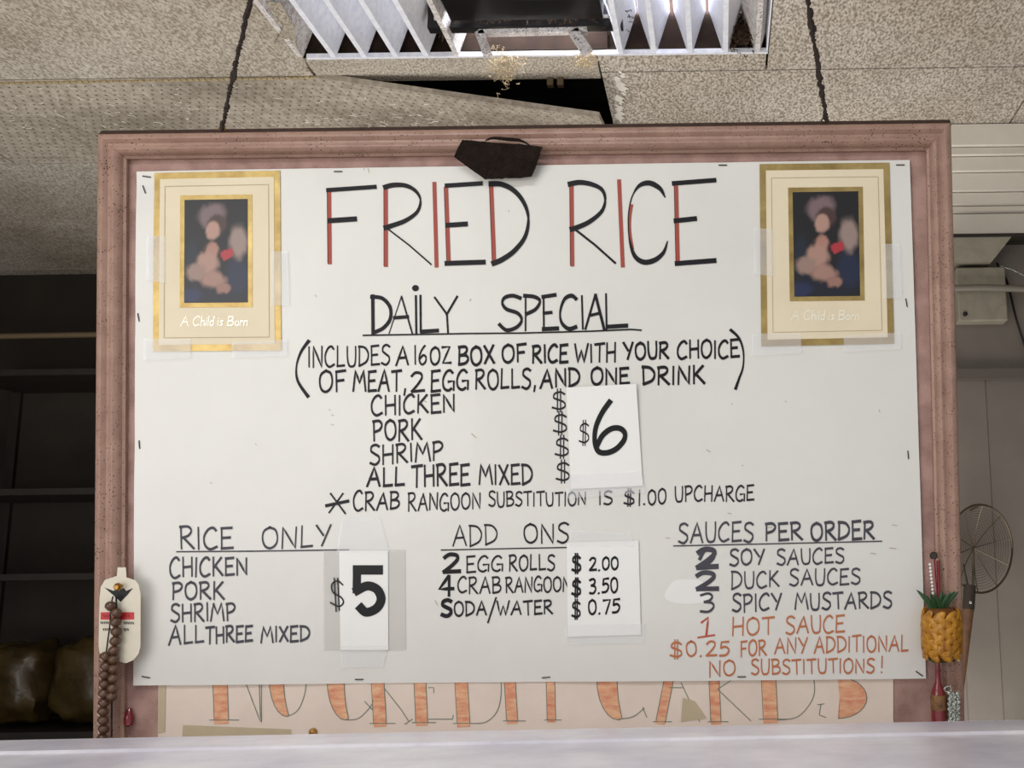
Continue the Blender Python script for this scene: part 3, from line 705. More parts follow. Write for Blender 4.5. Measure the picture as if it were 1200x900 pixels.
# --- left column
b = MB()
for a in (('RICE', 212, 616, 643.5, 274, 618, 642.5, 2.5), ('ONLY', 308, 618, 643, 389, 615, 640, 2.3), ('CHICKEN', 200, 653, 677, 291, 653, 673, 2.5), ('PORK', 203, 681.5, 702, 264, 681, 701, 2.5), ('SHRIMP', 201, 707.5, 729, 277, 706, 726, 2.4),
          ('ALL', 199, 733.5, 756, 240, 733, 753, 2.3), ('THREE', 242, 733.5, 754, 297, 733.5, 751, 2.5), ('MIXED', 307, 734, 752.5, 364, 733, 750.5, 2.5)):
    write(b, *a, off=.0008)
ribbon(b, [(208, 646.3), (300, 645.6), (410, 644)], 1.6, .0008, nib=0)
b.build('lettering', m_ink_g, sheet)
# --- middle column
b = MB()
for a in (('ADD', 531, 615, 640, 583.5, 614, 638, 1.9), ('ONS', 614, 614, 637, 667, 613, 636, 2.1), ('EGG', 547, 651, 670.5, 590, 651, 669, 2), ('ROLLS', 597, 650.5, 669, 650.5, 650, 667.5, 2.1), ('CRAB', 537, 676, 695, 587.5, 675, 694, 2), ('RANGOON', 593, 676, 694, 669, 675.5, 692.5, 2),
          ('ODA', 532.7, 704.5, 721, 570.5, 704, 720, 2.2), ('WATER', 583, 704.5, 721, 648, 703, 719, 2.2)):
    write(b, *a, off=.0008)
ribbon(b, [(517.5, 644.3), (600, 642.6), (665, 641.4)], 1.4, .0008, nib=0)
ribbon(b, [(581.7, 700), (572, 729.5)], 2, .0008, nib=0)
b.build('lettering', m_ink_m, sheet)
b = MB()
for a in (('2', 519.5, 649, 671.5, 540, 649, 671, 4.2), ('4', 515, 674.5, 697, 532, 674, 697, 3.6), ('S', 517.5, 703.5, 722, 530, 703, 722, 4.2)): b = MB(); write(b, *a, off=.0008, nib=.15); b.build('bold_character', m_ink, sheet)
# --- right column
b = MB()
for a in (('SAUCES', 795, 613, 636, 883, 612, 634, 2.3), ('PER', 897, 612, 633, 940, 612, 632, 2.7), ('ORDER', 950, 612, 633, 1024.5, 611, 632, 2.9), ('SOY', 855, 643.5, 662.5, 896, 643, 661, 2.3), ('SAUCES', 910, 643, 661.5, 989, 642, 659.5, 2.1),
          ('DUCK', 857, 669, 690, 913, 668.5, 687, 2.1), ('SAUCES', 925, 667, 686, 1008, 666, 684, 2.1), ('3', 820, 696, 718, 837.5, 695, 717, 2.4), ('SPICY', 858, 696, 717, 916, 695.5, 714, 2.3), ('MUSTARDS', 931.5, 695, 714, 1045, 693, 712, 2.3)):
    write(b, *a, off=.0008)
ribbon(b, [(789.4, 639.5), (900, 637), (1033, 634)], 1.5, .0008, nib=0)
b.build('lettering', m_ink_g, sheet)
b = MB()
write(b, '2', 816, 643, 666, 841, 643, 665, 5.6, off=.0009, nib=.1); write(b, '2', 815, 671, 691, 841, 671, 691, 5, off=.0009, nib=.1)
ribbon(b, crv([(820, 655), (826, 645), (836, 646), (835, 655), (824, 664)]), 4, .0009, nib=0)
b.build('lettering', m_ink_g, sheet)['label'] = 'two thick overwritten grey numerals 2'
b = MB()
for a in (('HOT', 858, 723, 744, 907, 722, 742, 2), ('SAUCE', 920.6, 721.5, 742, 989.5, 720.5, 740, 2), ('$', 785, 749, 771, 800, 749, 771, 1.9), ('0.25', 804, 751, 769, 855, 750, 767.5, 2), ('FOR', 868, 750, 769, 898, 749.5, 767, 2), ('ANY', 907.5, 747.5, 766, 946, 746, 764, 1.9), ('ADDITIONAL', 954, 746, 765, 1064, 743.5, 762, 1.9),
          ('NO', 831, 774, 793, 862, 773, 791, 1.9), ('SUBSTITUTIONS', 880, 772.5, 790, 1024.5, 771, 788, 1.9), ('!', 1031.5, 768, 787, 1035, 768, 787, 1.9)):
    write(b, *a, off=.0008)
b.build('lettering', m_orange, sheet)['label'] = 'faded orange lines at lower right'
b = MB(); ribbon(b, [(822, 729), (830, 723), (827.5, 745)], 2.4, .0008, nib=0); ribbon(b, [(818, 746.5), (837.5, 743.5)], 2, .0008, nib=0); b.build('lettering', m_redor, sheet)['label'] = 'red underlined numeral 1'
b = MB(); b.add([SP(806+26*math.cos(a)*(1+.12*math.sin(3*a)), 693+17*math.sin(a)*(1+.15*math.cos(2*a)), .0004) for a in [2*math.pi*i/24 for i in range(24)]], [tuple(range(24))]); b.build('correction_fluid_patch', mat('correction_fluid', (236, 233, 226), .6), sheet)
# small scuffs on the sheet
b = MB()
for (x, y, a, L_) in ((427, 196, 80, 4), (432, 198, 70, 5), (596, 247, 60, 2), (386, 480, 30, 2), (389, 486, 20, 3), (389, 497, 20, 3), (553, 508, 40, 8), (828, 527, 30, 5), (857, 473, 20, 2), (869, 545, 20, 2), (900, 618, -10, 5), (780, 630, 5, 5), (1045, 615, 5, 6), (1042, 642, 5, 8), (1020, 648, 8, 6), (370, 346, 40, 3), (551, 353, -60, 3), (853, 601, 10, 4), (510, 703, 60, 7), (498, 470, 20, 3), (920, 470, 40, 2), (247, 565, 30, 3), (300, 520, 60, 2), (1030, 480, 80, 3)):
    a = math.radians(a); ribbon(b, [(x, y), (x+L_*math.cos(a), y+L_*math.sin(a))], .7, .0007, nib=0)
b.build('scuff_mark', m_line, sheet)['kind'] = 'stuff'

# ------------------------------------------------------------------ price cards
def card_thing(name, Q, label, cat, off, group='taped cards with prices'):
    c = quadlerp(Q, .5, 1); return thing(name, SP(c.x, c.y, off), label, cat, group)
Q6 = [(664.3, 454.5), (746, 450), (753.5, 569), (669.5, 573)]
pc = card_thing('price_card', Q6, 'white taped card with a large black 6 covering the meat prices', 'card', .002)
surf_quad('card', Q6, .0028, m_card, pc, 8, 8, .0007, curl=lambda s_, t_: .003*(1-t_)**3+.0012*s_*(1-t_))
cs = lambda x, y, o: SP(x, y, o+.0012*max(0, (1-(y-452)/119))*min(1, max(0, (x-665)/85))+.003*max(0, (1-(y-452)/119))**3)
z6 = zz(620, 440, 4.286); b = MB()
ribbon(b, crv([z6(*p) for p in [(410, 130), (368, 190), (338, 260), (332, 330), (350, 380), (392, 388), (440, 368), (478, 325), (482, 288), (455, 265), (415, 268), (372, 300), (345, 350)]]), 6, .0034, sf=cs, nib=.12)
write(b, '$', 679, 494, 523, 691.5, 493, 522, 1.6, off=.0034, sf=cs)
b.build('lettering', m_ink_sh, pc)
surf_quad('tape_strip', [(668, 556), (752, 552), (757, 577), (664, 584)], .0036, m_tape, pc, 6, 3, .0002)
Q5 = [(380, 645), (475.5, 644), (476, 761), (380.5, 761)]
pc = card_thing('price_card', Q5, 'narrow white card with a thick black 5 under wide cloudy tape', 'card', .001)
surf_quad('tape_strip', Q5, .0016, m_tapeg, pc, 6, 6, .0003)
surf_quad('card', [(399, 645), (456, 644.5), (456, 761), (400, 761)], .0028, m_card, pc, 6, 6, .0005)
surf_quad('tape_strip', [(402, 607), (446, 606), (458, 647), (396, 648)], .0034, m_tape, pc, 4, 4, .0002)
surf_quad('tape_strip', [(399, 756), (455, 756), (450, 780), (402, 782)], .0034, m_tape, pc, 4, 4, .0002)
z7 = zz(180, 600, 3.75); b = MB()
ribbon(b, [z7(893, 252), z7(1002, 252)], 11, .0034, nib=0); ribbon(b, [z7(900, 250), z7(898, 345)], 9.5, .0034, nib=0)
ribbon(b, crv([z7(*p) for p in [(895, 345), (945, 322), (988, 338), (1005, 380), (985, 420), (940, 438), (912, 415)]]), 10.5, .0034, nib=0)
z_ = z7
ribbon(b, crv([z_(*p) for p in [(838, 318), (815, 300), (790, 315), (795, 350), (830, 372), (840, 395), (820, 412), (783, 395)]]), 1.7, .0034, nib=0)
for (p, q) in (((800, 288), (808, 435)), ((815, 288), (822, 430))): ribbon(b, [z_(*p), z_(*q)], 1.5, .0034, nib=0)
b.build('lettering', m_ink_sh, pc)
QA = [(664.5, 635.5), (748.5, 633), (751.5, 743), (666, 745.5)]
pc = card_thing('price_card', QA, 'white taped card listing three black add-on prices beside the add-on names', 'card', .002)
surf_quad('card', QA, .0024, m_card, pc, 8, 8, .0007)
surf_quad('tape_strip', [(668, 620), (740, 624), (742, 640), (668, 640)], .0030, m_tape, pc, 5, 3, .0002)
surf_quad('tape_strip', [(662, 732), (756, 730), (754, 752), (664, 754)], .0030, m_tape, pc, 5, 3, .0002)
b = MB()
for a in (('$', 670.5, 649, 672, 681.5, 649, 672, 2.6), ('2.00', 691, 653, 668.5, 725, 652, 666.5, 2.3), ('$', 670.5, 676.5, 700, 681.5, 676.5, 700, 2.6), ('3.50', 691, 679, 696, 724.5, 676, 693, 2.3), ('$', 670.5, 702, 725, 681, 702, 725, 2.2), ('0.75', 690, 702.5, 719, 727, 701, 717.5, 2.3)):
    write(b, *a, off=.0030)
b.build('lettering', m_ink_sh, pc)

# ------------------------------------------------------------------ religious picture cards
low = {'h': [(l, [(.0, 0), (0, 1)]), (c_, [(0, .6), (.2, .45), (.3, .6), (.3, 1)])], 'i': [(l, [(0, .45), (0, 1)]), (l, [(0, .2), (.02, .24)])], 'l': [(l, [(0, 0), (0, 1)])],
       'd': [(c_, [(.3, .5), (.1, .5), (0, .75), (.1, 1), (.3, .95)]), (l, [(.32, 0), (.32, 1)])], 's': [(c_, [(.25, .5), (.05, .5), (.1, .7), (.25, .85), (.1, 1), (0, .95)])],
       'o': [(c_, O_(0, .32, .48, 1))], 'r': [(l, [(0, .48), (0, 1)]), (c_, [(0, .65), (.1, .5), (.22, .5)])], 'n': [(l, [(0, .48), (0, 1)]), (c_, [(0, .6), (.2, .47), (.3, .6), (.3, 1)])]}
lw = {'h': .32, 'i': .05, 'l': .05, 'd': .34, 's': .26, 'o': .34, 'r': .22, 'n': .32}
def picture(Q, Qp, tx, label):
    pc = card_thing('picture_card', Q, label, 'card', .001, 'gold-edged picture cards')
    cx = lambda s_, t_: quadlerp(Q, s_, t_)
    surf_quad('gold_border', Q, .0016, m_gold, pc, 8, 10, .0006)
    a, c = .048, .036
    qi = [cx(a, c), cx(1-a, c), cx(1-a, 1-c), cx(a, 1-c)]
    surf_quad('cream_mount', qi, .0022, m_cream, pc, 8, 10, .0005)
    b = MB(); r = [cx(.09, .078), cx(.91, .078), cx(.91, .925), cx(.09, .925), cx(.09, .078)]
    ribbon(b, [tuple(p) for p in r], .7, .0025, nib=0); b.build('ruled_line', m_line, pc)
    g = 5.3; qo = [(Qp[0][0]-g, Qp[0][1]-g), (Qp[1][0]+g, Qp[1][1]-g), (Qp[2][0]+g, Qp[2][1]+g), (Qp[3][0]-g, Qp[3][1]+g)]
    surf_quad('gold_mat', qo, .0028, m_gold, pc, 4, 4, .0005)
    o = SP(*Qp[3], .003); U = SP(*Qp[2], .003)-o; V = SP(*Qp[0], .003)-o
    surf_quad('picture_print', Qp, .0032, picture_mat('dim_picture', o, U.normalized(), V.normalized(), U.length, V.length), pc, 4, 4, .0003)
    for tq in ([(-.07, .93), (.3, .93), (.3, 1.04), (-.07, 1.05)], [(.62, .95), (1.05, .94), (1.05, 1.03), (.62, 1.04)], [(-.05, .35), (.10, .36), (.10, .62), (-.05, .60)], [(.93, .45), (1.06, .45), (1.07, .75), (.93, .75)]):
        surf_quad('tape_strip', [tuple(cx(*t)) for t in tq], .0036, m_tape, pc, 3, 3, .0002)
    # foil script
    b = MB(); x0, y0, x1, y1 = tx; h = y1-y0; X = x0
    def put(st, X, hh=1.0, kk=h*.95):
        for kind, pts in st:
            pts = crv(pts) if kind == 'c' else pts
            ribbon(b, [(X+(gx+(1-gy)*.12)*kk, y0+gy*h) for gx, gy in pts], 1.15, .0028, nib=.2)
    words = [("A",), ("C", "h", "i", "l", "d"), ("i", "s"), ("B", "o", "r", "n")]
    tot = 0
    for w_ in words:
        for ch in w_: tot += (G[ch][0] if ch.isupper() else lw[ch])+.14
        tot += .3
    kk = (x1-x0)/(tot)
    for w_ in words:
        for ch in w_:
            put(G[ch][1] if ch.isupper() else low[ch], X, 1, kk); X += ((G[ch][0] if ch.isupper() else lw[ch])+.14)*kk
        X += .3*kk
    b.build('foil_lettering', m_foil, pc)
    return pc
picture([(181.5, 203), (329.5, 200.5), (331, 411), (180.7, 412)], [(218, 235), (292, 234), (292.5, 355), (218, 355.5)], (214, 371, 297, 382), 'gold-edged cream picture card taped at the upper left of the menu sheet')
picture([(890, 193), (1041.9, 191), (1047.5, 403), (892, 406)], [(928.5, 226), (1005.3, 224.8), (1007.5, 347.2), (930.7, 348)], (927, 364, 1011, 375), 'gold-edged cream picture card taped at the upper right of the menu sheet')

# ------------------------------------------------------------------ old sign under the sheet
OLD = [(186, 735), (1047, 728), (1047, 880), (184, 893)]
NP = lambda x, y, o=0: BP(x, y, o)
old = thing('old_sign', BP(620, 885), 'aged beige sign with orange block letters showing below the menu sheet', 'sign')
surf_quad('card', OLD, -.0016, m_oldcard, old, 4, 4, .001, sf=NP)
fill = MB(); outl = MB()
def flush():
    global fill
    fill.build('orange_fill', m_oldor, old); fill = MB()
def blockbar(p, q, wd):
    ribbon(fill, [p, q], wd, -.0012, sf=NP, nib=0)
    p = Vector(p); q = Vector(q); t = (q-p).normalized(); n = Vector((-t.y, t.x))*wd/2
    for s_ in (-1, 1): ribbon(outl, [tuple(p+n*s_), tuple(q+n*s_)], .8, -.0010, sf=NP, nib=0)
    ribbon(outl, [(q.x-wd*.8, q.y), (q.x+wd*1.2, q.y)], .9, -.0010, sf=NP, nib=0); flush()
def thin(pts, c=False): ribbon(outl, crv(pts) if c else pts, .9, -.0010, sf=NP, nib=0)
for p, q, wd in (((256, 760), (259, 844), 17), ((440, 760), (445, 848), 15), ((490, 760), (494, 847), 14), ((538, 760), (543, 848), 15), ((595, 760), (600, 845), 13), ((644, 760), (646, 844), 10),
                 ((790, 765), (774, 846), 11), ((835, 760), (839, 846), 12), ((899, 760), (903, 843), 17)): blockbar(p, q, wd)
def cres(cx, cy, rx, ry, wd):
    """left half crescent filled, right half outline"""
    L_ = []; 
    for i in range(13):
        a = math.pi/2+math.pi*i/12; L_.append((cx+rx*math.cos(a), cy+ry*math.sin(a)))
    n = len(L_); vs = [NP(x, y, -.0012) for x, y in L_]+[NP(x+wd*abs(math.sin(math.pi*i/12))**.6, y, -.0012) for i, (x, y) in enumerate(L_)]
    fill.add(vs, [(i, i+1, n+i+1, n+i) for i in range(n-1)]); flush()
    thin(L_); thin([(x+wd*abs(math.sin(math.pi*i/12))**.6, y) for i, (x, y) in enumerate(L_)])
cres(336, 795, 21, 45, 17); thin([(336, 840), (349, 832), (357, 812), (358, 790), (352, 765)], True)
cres(405, 797, 22, 47, 20); thin([(405, 844), (420, 842), (434, 828), (437, 820)], True); thin([(427, 822), (436, 832)])
cres(725, 795, 26, 49, 24); thin([(725, 843), (742, 840), (755, 830)], True); thin([(753, 829), (758, 841)])
thin([(283.6, 790), (305, 846.6), (303, 790)]); thin([(306, 790), (306, 846)])
thin([(451, 808), (470, 832), (479, 846)]); thin([(474, 849), (483, 843)]); thin([(502, 843), (530, 843), (531, 838)]); thin([(502, 806), (508, 806), (508, 812)])
thin([(551, 848), (570, 846), (584, 830), (587, 800), (580, 770)], True)
thin([(784, 806), (800, 806)]); thin([(798, 800), (812, 830), (820, 846)]); thin([(841, 808), (860, 795)]); thin([(841, 808), (862, 828), (880, 845)])
thin([(912, 844), (935, 840), (952, 820), (954, 798), (946, 770)], True); thin([(958, 826), (966, 825)]); thin([(962, 826), (960, 838), (968, 841)])
# last letter: filled bowl
pts = [(982, 796)]+[(982+34*math.cos(a), 818+24*math.sin(a)) for a in [(-math.pi/2)+math.pi*i/14 for i in range(15)]]+[(984, 842)]
cpt = (984, 818); vs = [NP(x, y, -.0012) for x, y in [cpt]+pts]; fill.add(vs, [(0, i, i+1) for i in range(1, len(pts))]); thin(pts)
flush()
outl.build('letter_outline', m_oldgr, old)['label'] = 'thin green grey letter outlines'
surf_quad('masking_tape', [(214, 850), (341, 855), (341, 861), (213, 865)], -.0008, m_oldtape, old, 4, 2, .0003, sf=NP)
surf_quad('masking_tape', [(186, 800), (194, 800), (193, 858), (185, 860)], -.0008, m_oldtape, old, 2, 4, .0003, sf=NP)
surf_quad('masking_tape', [(800, 818), (814, 822), (828, 842), (798, 846)], -.0006, m_oldtape, old, 2, 2, .0003, sf=NP)
b = MB(); c = BP(367, 858, .001); b.lathe(c-bn*.003, bn, [(.004, 0), (.006, .002), (.0055, .004), (.002, .006)], 10)
tag(b.build('drawing_pin', m_brass, None, 40), 'small brass pin in the old sign just above the counter', 'pin')

# ------------------------------------------------------------------ brown felt patch over the top rail
out = [(536, 188), (546, 169), (575, 170), (604, 171), (638, 177), (633, 190), (625, 210), (571, 212.5)]
lf = thing('felt_patch', BP(590, 212, .02), 'dark brown torn felt patch draped over the middle of the top rail', 'cloth')
b = MB(); NX, NY = 14, 8
top = [(546, 168.5), (638, 176)]; grid = []
L_edge = [(546, 168.5), (536, 188), (571, 212.5)]; R_edge = [(638.5, 176.5), (634, 190), (625, 210)]
def pl(E, t):
    t *= 2; i = min(1, int(t)); u = t-i; return Vector(E[i]).lerp(Vector(E[i+1]), u)
vs = []
for lay in (0, 1):
    for j in range(NY+1):
        for i in range(NX+1):
            t = j/NY; a = pl(L_edge, t); c = pl(R_edge, t); p = a.lerp(c, i/NX)
            e = 0 if 0 < i < NX and 0 < j < NY else 1
            vs.append(BP(p.x, p.y+random.uniform(-.7, .7)*e, .0235-.012*max(0, t-.35)+.0015*math.sin(i*.8+j)+(-.0016*lay)))
W = NX+1; K = W*(NY+1); fs = []
for j in range(NY):
    for i in range(NX):
        a = j*W+i; fs += [(a, a+W, a+W+1, a+1), (a+K, a+K+1, a+K+W+1, a+K+W)]
rim = [i for i in range(NX+1)]+[j*W+NX for j in range(1, NY+1)]+[NY*W+i for i in range(NX-1, -1, -1)]+[j*W for j in range(NY-1, 0, -1)]
for i in range(len(rim)):
    p, q = rim[i], rim[(i+1) % len(rim)]; fs.append((p, q, q+K, p+K))
b.add(vs, fs); b.build('felt', m_leather, lf, 60)
b = MB(); b.tube([BP(x, y, .025) for x, y in crv([(573, 170), (582, 167), (600, 168.5), (614, 170), (624, 175)])], .0018, 6, True, lambda t: .4+math.sin(math.pi*t)); b.build('folded_edge', m_leather, lf, 60)

# ------------------------------------------------------------------ tag and prayer beads, left side
zl = zz(100, 640, 3.46)
tg = thing('hang_tag', BP(152, 770, .021), 'cream bottle-shaped tag with red bar on the lower left of the frame', 'tag')
out = [(165, 78), (197, 78), (200, 118), (236, 130), (250, 150), (257, 185), (256, 395), (248, 425), (228, 448), (200, 461), (112, 441), (93, 420), (89, 392), (93, 200), (98, 155), (114, 128), (162, 112)]
b = MB(); n = len(out); f_ = [BP(*zl(*p), .0225) for p in out]; k_ = [BP(*zl(*p), .0212) for p in out]
b.add(f_+k_, [tuple(range(n))[::-1], tuple(range(n, 2*n))]+[(i, (i+1) % n, n+(i+1) % n, n+i) for i in range(n)]); b.build('card', m_tagm, tg)
def poly(name, pts, off, m, par, z=zl):
    b = MB(); b.add([BP(*z(*p), off) for p in pts], [tuple(range(len(pts)))[::-1]]); return b.build(name, m, par)
poly('emblem', [(112, 158), (150, 172), (160, 160), (170, 172), (190, 160), (200, 172), (228, 160), (205, 188), (178, 216), (150, 190)], .0228, m_ink_sh, tg)
m_redp = mat('red_print', (196, 44, 44), .4)
poly('red_bar', [(98, 257), (232, 257), (232, 286), (98, 287)], .0228, m_redp, tg)
b = MB()
for (x0, x1, y) in ((98, 146, 299), (192, 228, 300), (108, 146, 326), (192, 212, 326)):
    x = x0
    while x < x1:
        ribbon(b, [zl(x, y-4), zl(x+3, y+4)], 1.1, .0228, sf=NP, nib=0); x += 7
for x in range(110, 220, 11): ribbon(b, [zl(x, 268), zl(x+5, 276)], .7, .0231, sf=NP, nib=0)
b.build('small_print', m_ink_sh, tg)
beads = [(152, 228), (175, 255), (172, 292), (175, 330), (170, 367), (165, 405), (132, 428), (165, 440), (133, 468), (165, 477), (128, 502), (162, 515), (128, 538), (160, 555), (125, 576), (156, 588), (125, 613), (122, 648), (122, 683), (124, 718), (118, 755), (155, 768), (118, 790), (154, 800)]
pb_ = thing('prayer_beads', BP(150, 868, .034), 'string of brown wooden prayer beads looped over a nail in front of the tag', 'beads')
bm0 = None
for i, (x, y) in enumerate(beads):
    c = BP(*zl(x, y), .032)
    if bm0 is None:
        b = MB(); b.ball((0, 0, 0), .0076, 1, 1, .92, 14, 10); me = bpy.data.meshes.new('bead'); me.from_pydata(b.v, [], b.f); me.materials.append(m_bead); me.shade_smooth(); bm0 = me
    o = bpy.data.objects.new('bead', bm0); C.objects.link(o); o.parent = pb_; o.location = c-pb_.location; o.rotation_euler = (random.uniform(-.3, .3), random.uniform(-.3, .3), 0)
cord_l = [(160, 190), (152, 228), (148, 300), (140, 360), (132, 428), (133, 468), (128, 538), (125, 613), (122, 700), (118, 790)]
cord_r = [(172, 190), (175, 255), (175, 330), (165, 405), (165, 477), (160, 555), (156, 588), (155, 650), (155, 768), (154, 800)]
b = MB(); b.tube([BP(*zl(*p), .031) for p in crv(cord_l, 3)], .0011, 6); b.tube([BP(*zl(*p), .031) for p in crv(cord_r, 3)], .0011, 6); b.build('cord', m_ink_sh, pb_, 60)
b = MB(); b.lathe(BP(*zl(180, 152), .020), bn, [(.0025, 0), (.0025, .008), (.0055, .010), (.0055, .013), (.003, .016)], 12); tag(b.build('nail', m_brass, None, 40), 'brass round-headed nail holding the prayer beads', 'nail')
b = MB(); b.lathe(BP(152, 851, .004), (0, 0, 1), [(.001, 0), (.006, .003), (.007, .012), (.005, .02), (.002, .026)], 12); tag(b.build('red_charm', m_dred, None, 40), 'tiny dark red charm behind the lower prayer beads', 'charm')

# ------------------------------------------------------------------ pineapple charm, right side
zp = zz(1000, 560, 2.645)
pn = thing('pineapple_charm', BP(1100, 770, .03), 'golden woven straw pineapple charm with green leaves on the right rail', 'charm')
cc = BP(1098.5, 738, .030); Rx = 22*PX; Rz = 29*PX
def pineprof(t): return (1-abs(2*t-1)**3.2)**.45*.28+.72
ay = Vector(bv); ax = Vector(bu); az = Vector(bn)
b = MB(); b.lathe(cc-ay*Rz, ay, [(Rx*.84*max(.35, pineprof(t/10)), 2*Rz*t/10) for t in range(11)], 18); b.build('core', m_pine_d, pn, 60)
b = MB()
NU = 9; NV = 4
for j in range(NV):
    for i in range(NU):
        for par in (0, 1):
            t = (j+.5*par+.5)/(NV+.5)
            an = 2*math.pi*(i+.5*par)/NU
            rr = Rx*(.72+.28*(1-abs(2*t-1)**3.2)**.45)*.97
            p = cc+ay*Rz*(2*t-1)*.93+ax*math.sin(an)*rr+az*math.cos(an)*rr
            nrm = (ax*math.sin(an)+az*math.cos(an)).normalized(); tan = ay.cross(nrm).normalized()
            d = (tan*(1 if par else -1)*.8+ay*.75).normalized(); e = nrm.cross(d)
            R_ = Matrix((d, e, nrm)).transposed()
            b.ball(p, .0098, 1.3, .66, .32, 10, 8, R_)
b.build('woven_straw', m_pine, pn, 60)
b = MB(); b.loop([cc-ay*Rz*1.0+ax*math.sin(a)*Rx*.62+az*math.cos(a)*Rx*.5 for a in [2*math.pi*i/16 for i in range(16)]], .0022, 6); b.build('base_ring', m_leaf, pn, 60)
for k, (ex, ey) in enumerate([(185, 338), (205, 350), (222, 345), (243, 338), (262, 338), (285, 340), (305, 342), (312, 340), (235, 350), (272, 352)]):
    s0 = BP(*zp(250+(k-4)*3, 408), .030); e0 = BP(*zp(ex, ey), .026+.014*(k % 3)/2)
    mid = s0.lerp(e0, .5)+ay*.006+az*.003
    b = MB(); pts = [(1-t)**2*s0+2*t*(1-t)*mid+t*t*e0 for t in [i/6 for i in range(7)]]
    vs = []
    for i, p in enumerate(pts):
        t = i/6; w_ = .0045*(1-t)**.6*(.7+.6*t); dr = (pts[min(i+1, 6)]-pts[max(i-1, 0)]).normalized(); sd = dr.cross(az).normalized()
        vs += [p-sd*w_, p+az*.0012, p+sd*w_, p-az*.0006]
    b.add(vs, [f for i in range(6) for f in ((4*i, 4*i+4, 4*i+5, 4*i+1), (4*i+1, 4*i+5, 4*i+6, 4*i+2), (4*i+2, 4*i+6, 4*i+7, 4*i+3), (4*i+3, 4*i+7, 4*i+4, 4*i))]+[(0, 1, 2, 3)]); b.build('leaf', m_leaf, pn, 60)
b = MB(); b.tube([BP(*zp(240, 245), .022), BP(*zp(243, 300), .024), BP(*zp(250, 400), .03)], .0022, 6); b.tube([BP(*zp(252, 250), .022), BP(*zp(254, 300), .024), BP(*zp(252, 400), .03)], .0022, 6)
b.build('cord', m_dred, pn, 60)
b = MB()
for i in range(9): b.ball(BP(*zp(228+i*1.2, 262+i*11), .023), .0021, nu=8, nv=6)
b.build('white_beads', m_card, pn, 60)
b = MB(); b.lathe(BP(*zp(240, 236), .018), bn, [(.005, 0), (.0058, .003), (.004, .005)], 12); tag(b.build('screw', m_staple, None, 40), 'round screw head on the right rail above the pineapple charm', 'screw')

bo = thing('bottle_charm', BP(1096, 842, .02), 'small glossy dark red bottle charm hanging below the pineapple', 'charm')
base = BP(1096, 848, .026); PXm = PX
b = MB(); b.lathe(base, bv, [(0.001, 0), (8*PXm, 1*PXm), (8.5*PXm, 8*PXm), (8.5*PXm, 38*PXm), (7*PXm, 44*PXm), (3.6*PXm, 52*PXm), (3.2*PXm, 66*PXm), (3.2*PXm, 70*PXm), (1.2*PXm, 80*PXm)], 16); b.build('bottle', m_dred, bo, 40)
b = MB(); b.lathe(base+bv*22*PXm, bv, [(8.8*PXm, 0), (8.9*PXm, 2*PXm), (8.9*PXm, 15*PXm), (8.8*PXm, 17*PXm)], 16); b.build('paper_label', m_label, bo, 40)
b = MB(); b.loop([BP(1105, 801, .034)+bu*math.cos(a)*4*PX+bv*math.sin(a)*3*PX for a in [2*math.pi*i/12 for i in range(12)]], .0011, 6); b.build('ring', m_silver, bo, 40)
sc_ = thing('silver_charm', BP(1111, 842, .03), 'silver glittery charm hanging beside the red bottle charm', 'charm')
b = MB()
for i in range(12):
    for j in range(3): b.ball(BP(1106.5+j*4.5+(1.5 if i % 2 else 0), 806+i*3.1, .034+.002*(j == 1)), .0030, nu=8, nv=6)
b.build('glitter_beads', m_silver, sc_, 60)

# ------------------------------------------------------------------ steel counter
ZT = 1.42
cA = on_z(0, 867, ZT); cB = on_z(1200, 843, ZT); sl = (cB.y-cA.y)/(cB.x-cA.x)
xa_, xb_ = -2.2, 1.3
yat = lambda x: cA.y+(x-cA.x)*sl
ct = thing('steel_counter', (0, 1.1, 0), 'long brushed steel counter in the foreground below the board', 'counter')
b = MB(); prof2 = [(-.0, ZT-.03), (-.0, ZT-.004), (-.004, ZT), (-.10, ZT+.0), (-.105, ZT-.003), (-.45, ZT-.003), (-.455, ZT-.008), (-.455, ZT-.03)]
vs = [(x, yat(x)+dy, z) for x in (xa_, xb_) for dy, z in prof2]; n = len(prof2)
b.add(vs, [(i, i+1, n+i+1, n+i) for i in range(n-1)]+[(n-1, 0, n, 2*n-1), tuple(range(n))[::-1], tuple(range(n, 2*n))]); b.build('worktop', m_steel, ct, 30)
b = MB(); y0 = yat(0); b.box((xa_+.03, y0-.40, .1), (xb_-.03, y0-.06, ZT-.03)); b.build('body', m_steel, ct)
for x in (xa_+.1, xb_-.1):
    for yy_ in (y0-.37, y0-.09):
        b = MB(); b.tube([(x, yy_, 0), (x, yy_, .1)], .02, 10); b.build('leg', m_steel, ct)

# ------------------------------------------------------------------ storage rack deep on the left
YR = YB-.5
rk = thing('storage_rack', (-2.4, YR, 0), 'dark shelving rack in the gloom left of the board', 'rack')
qx = lambda px, py: on_y(px, py, YR)
x0 = qx(-60, 500).x; x1 = qx(260, 500).x
for py in (436, 576, 676, 862):
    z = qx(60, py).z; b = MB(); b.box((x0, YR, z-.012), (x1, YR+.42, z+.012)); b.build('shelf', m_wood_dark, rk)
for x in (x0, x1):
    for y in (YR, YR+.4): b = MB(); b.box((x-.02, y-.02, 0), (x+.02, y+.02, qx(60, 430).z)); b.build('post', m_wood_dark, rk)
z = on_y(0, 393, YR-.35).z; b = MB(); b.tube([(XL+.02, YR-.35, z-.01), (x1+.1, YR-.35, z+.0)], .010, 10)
tag(b.build('rail', m_rail, None, 40), 'dull metal pipe rail crossing in front of the dark rack', 'rail')
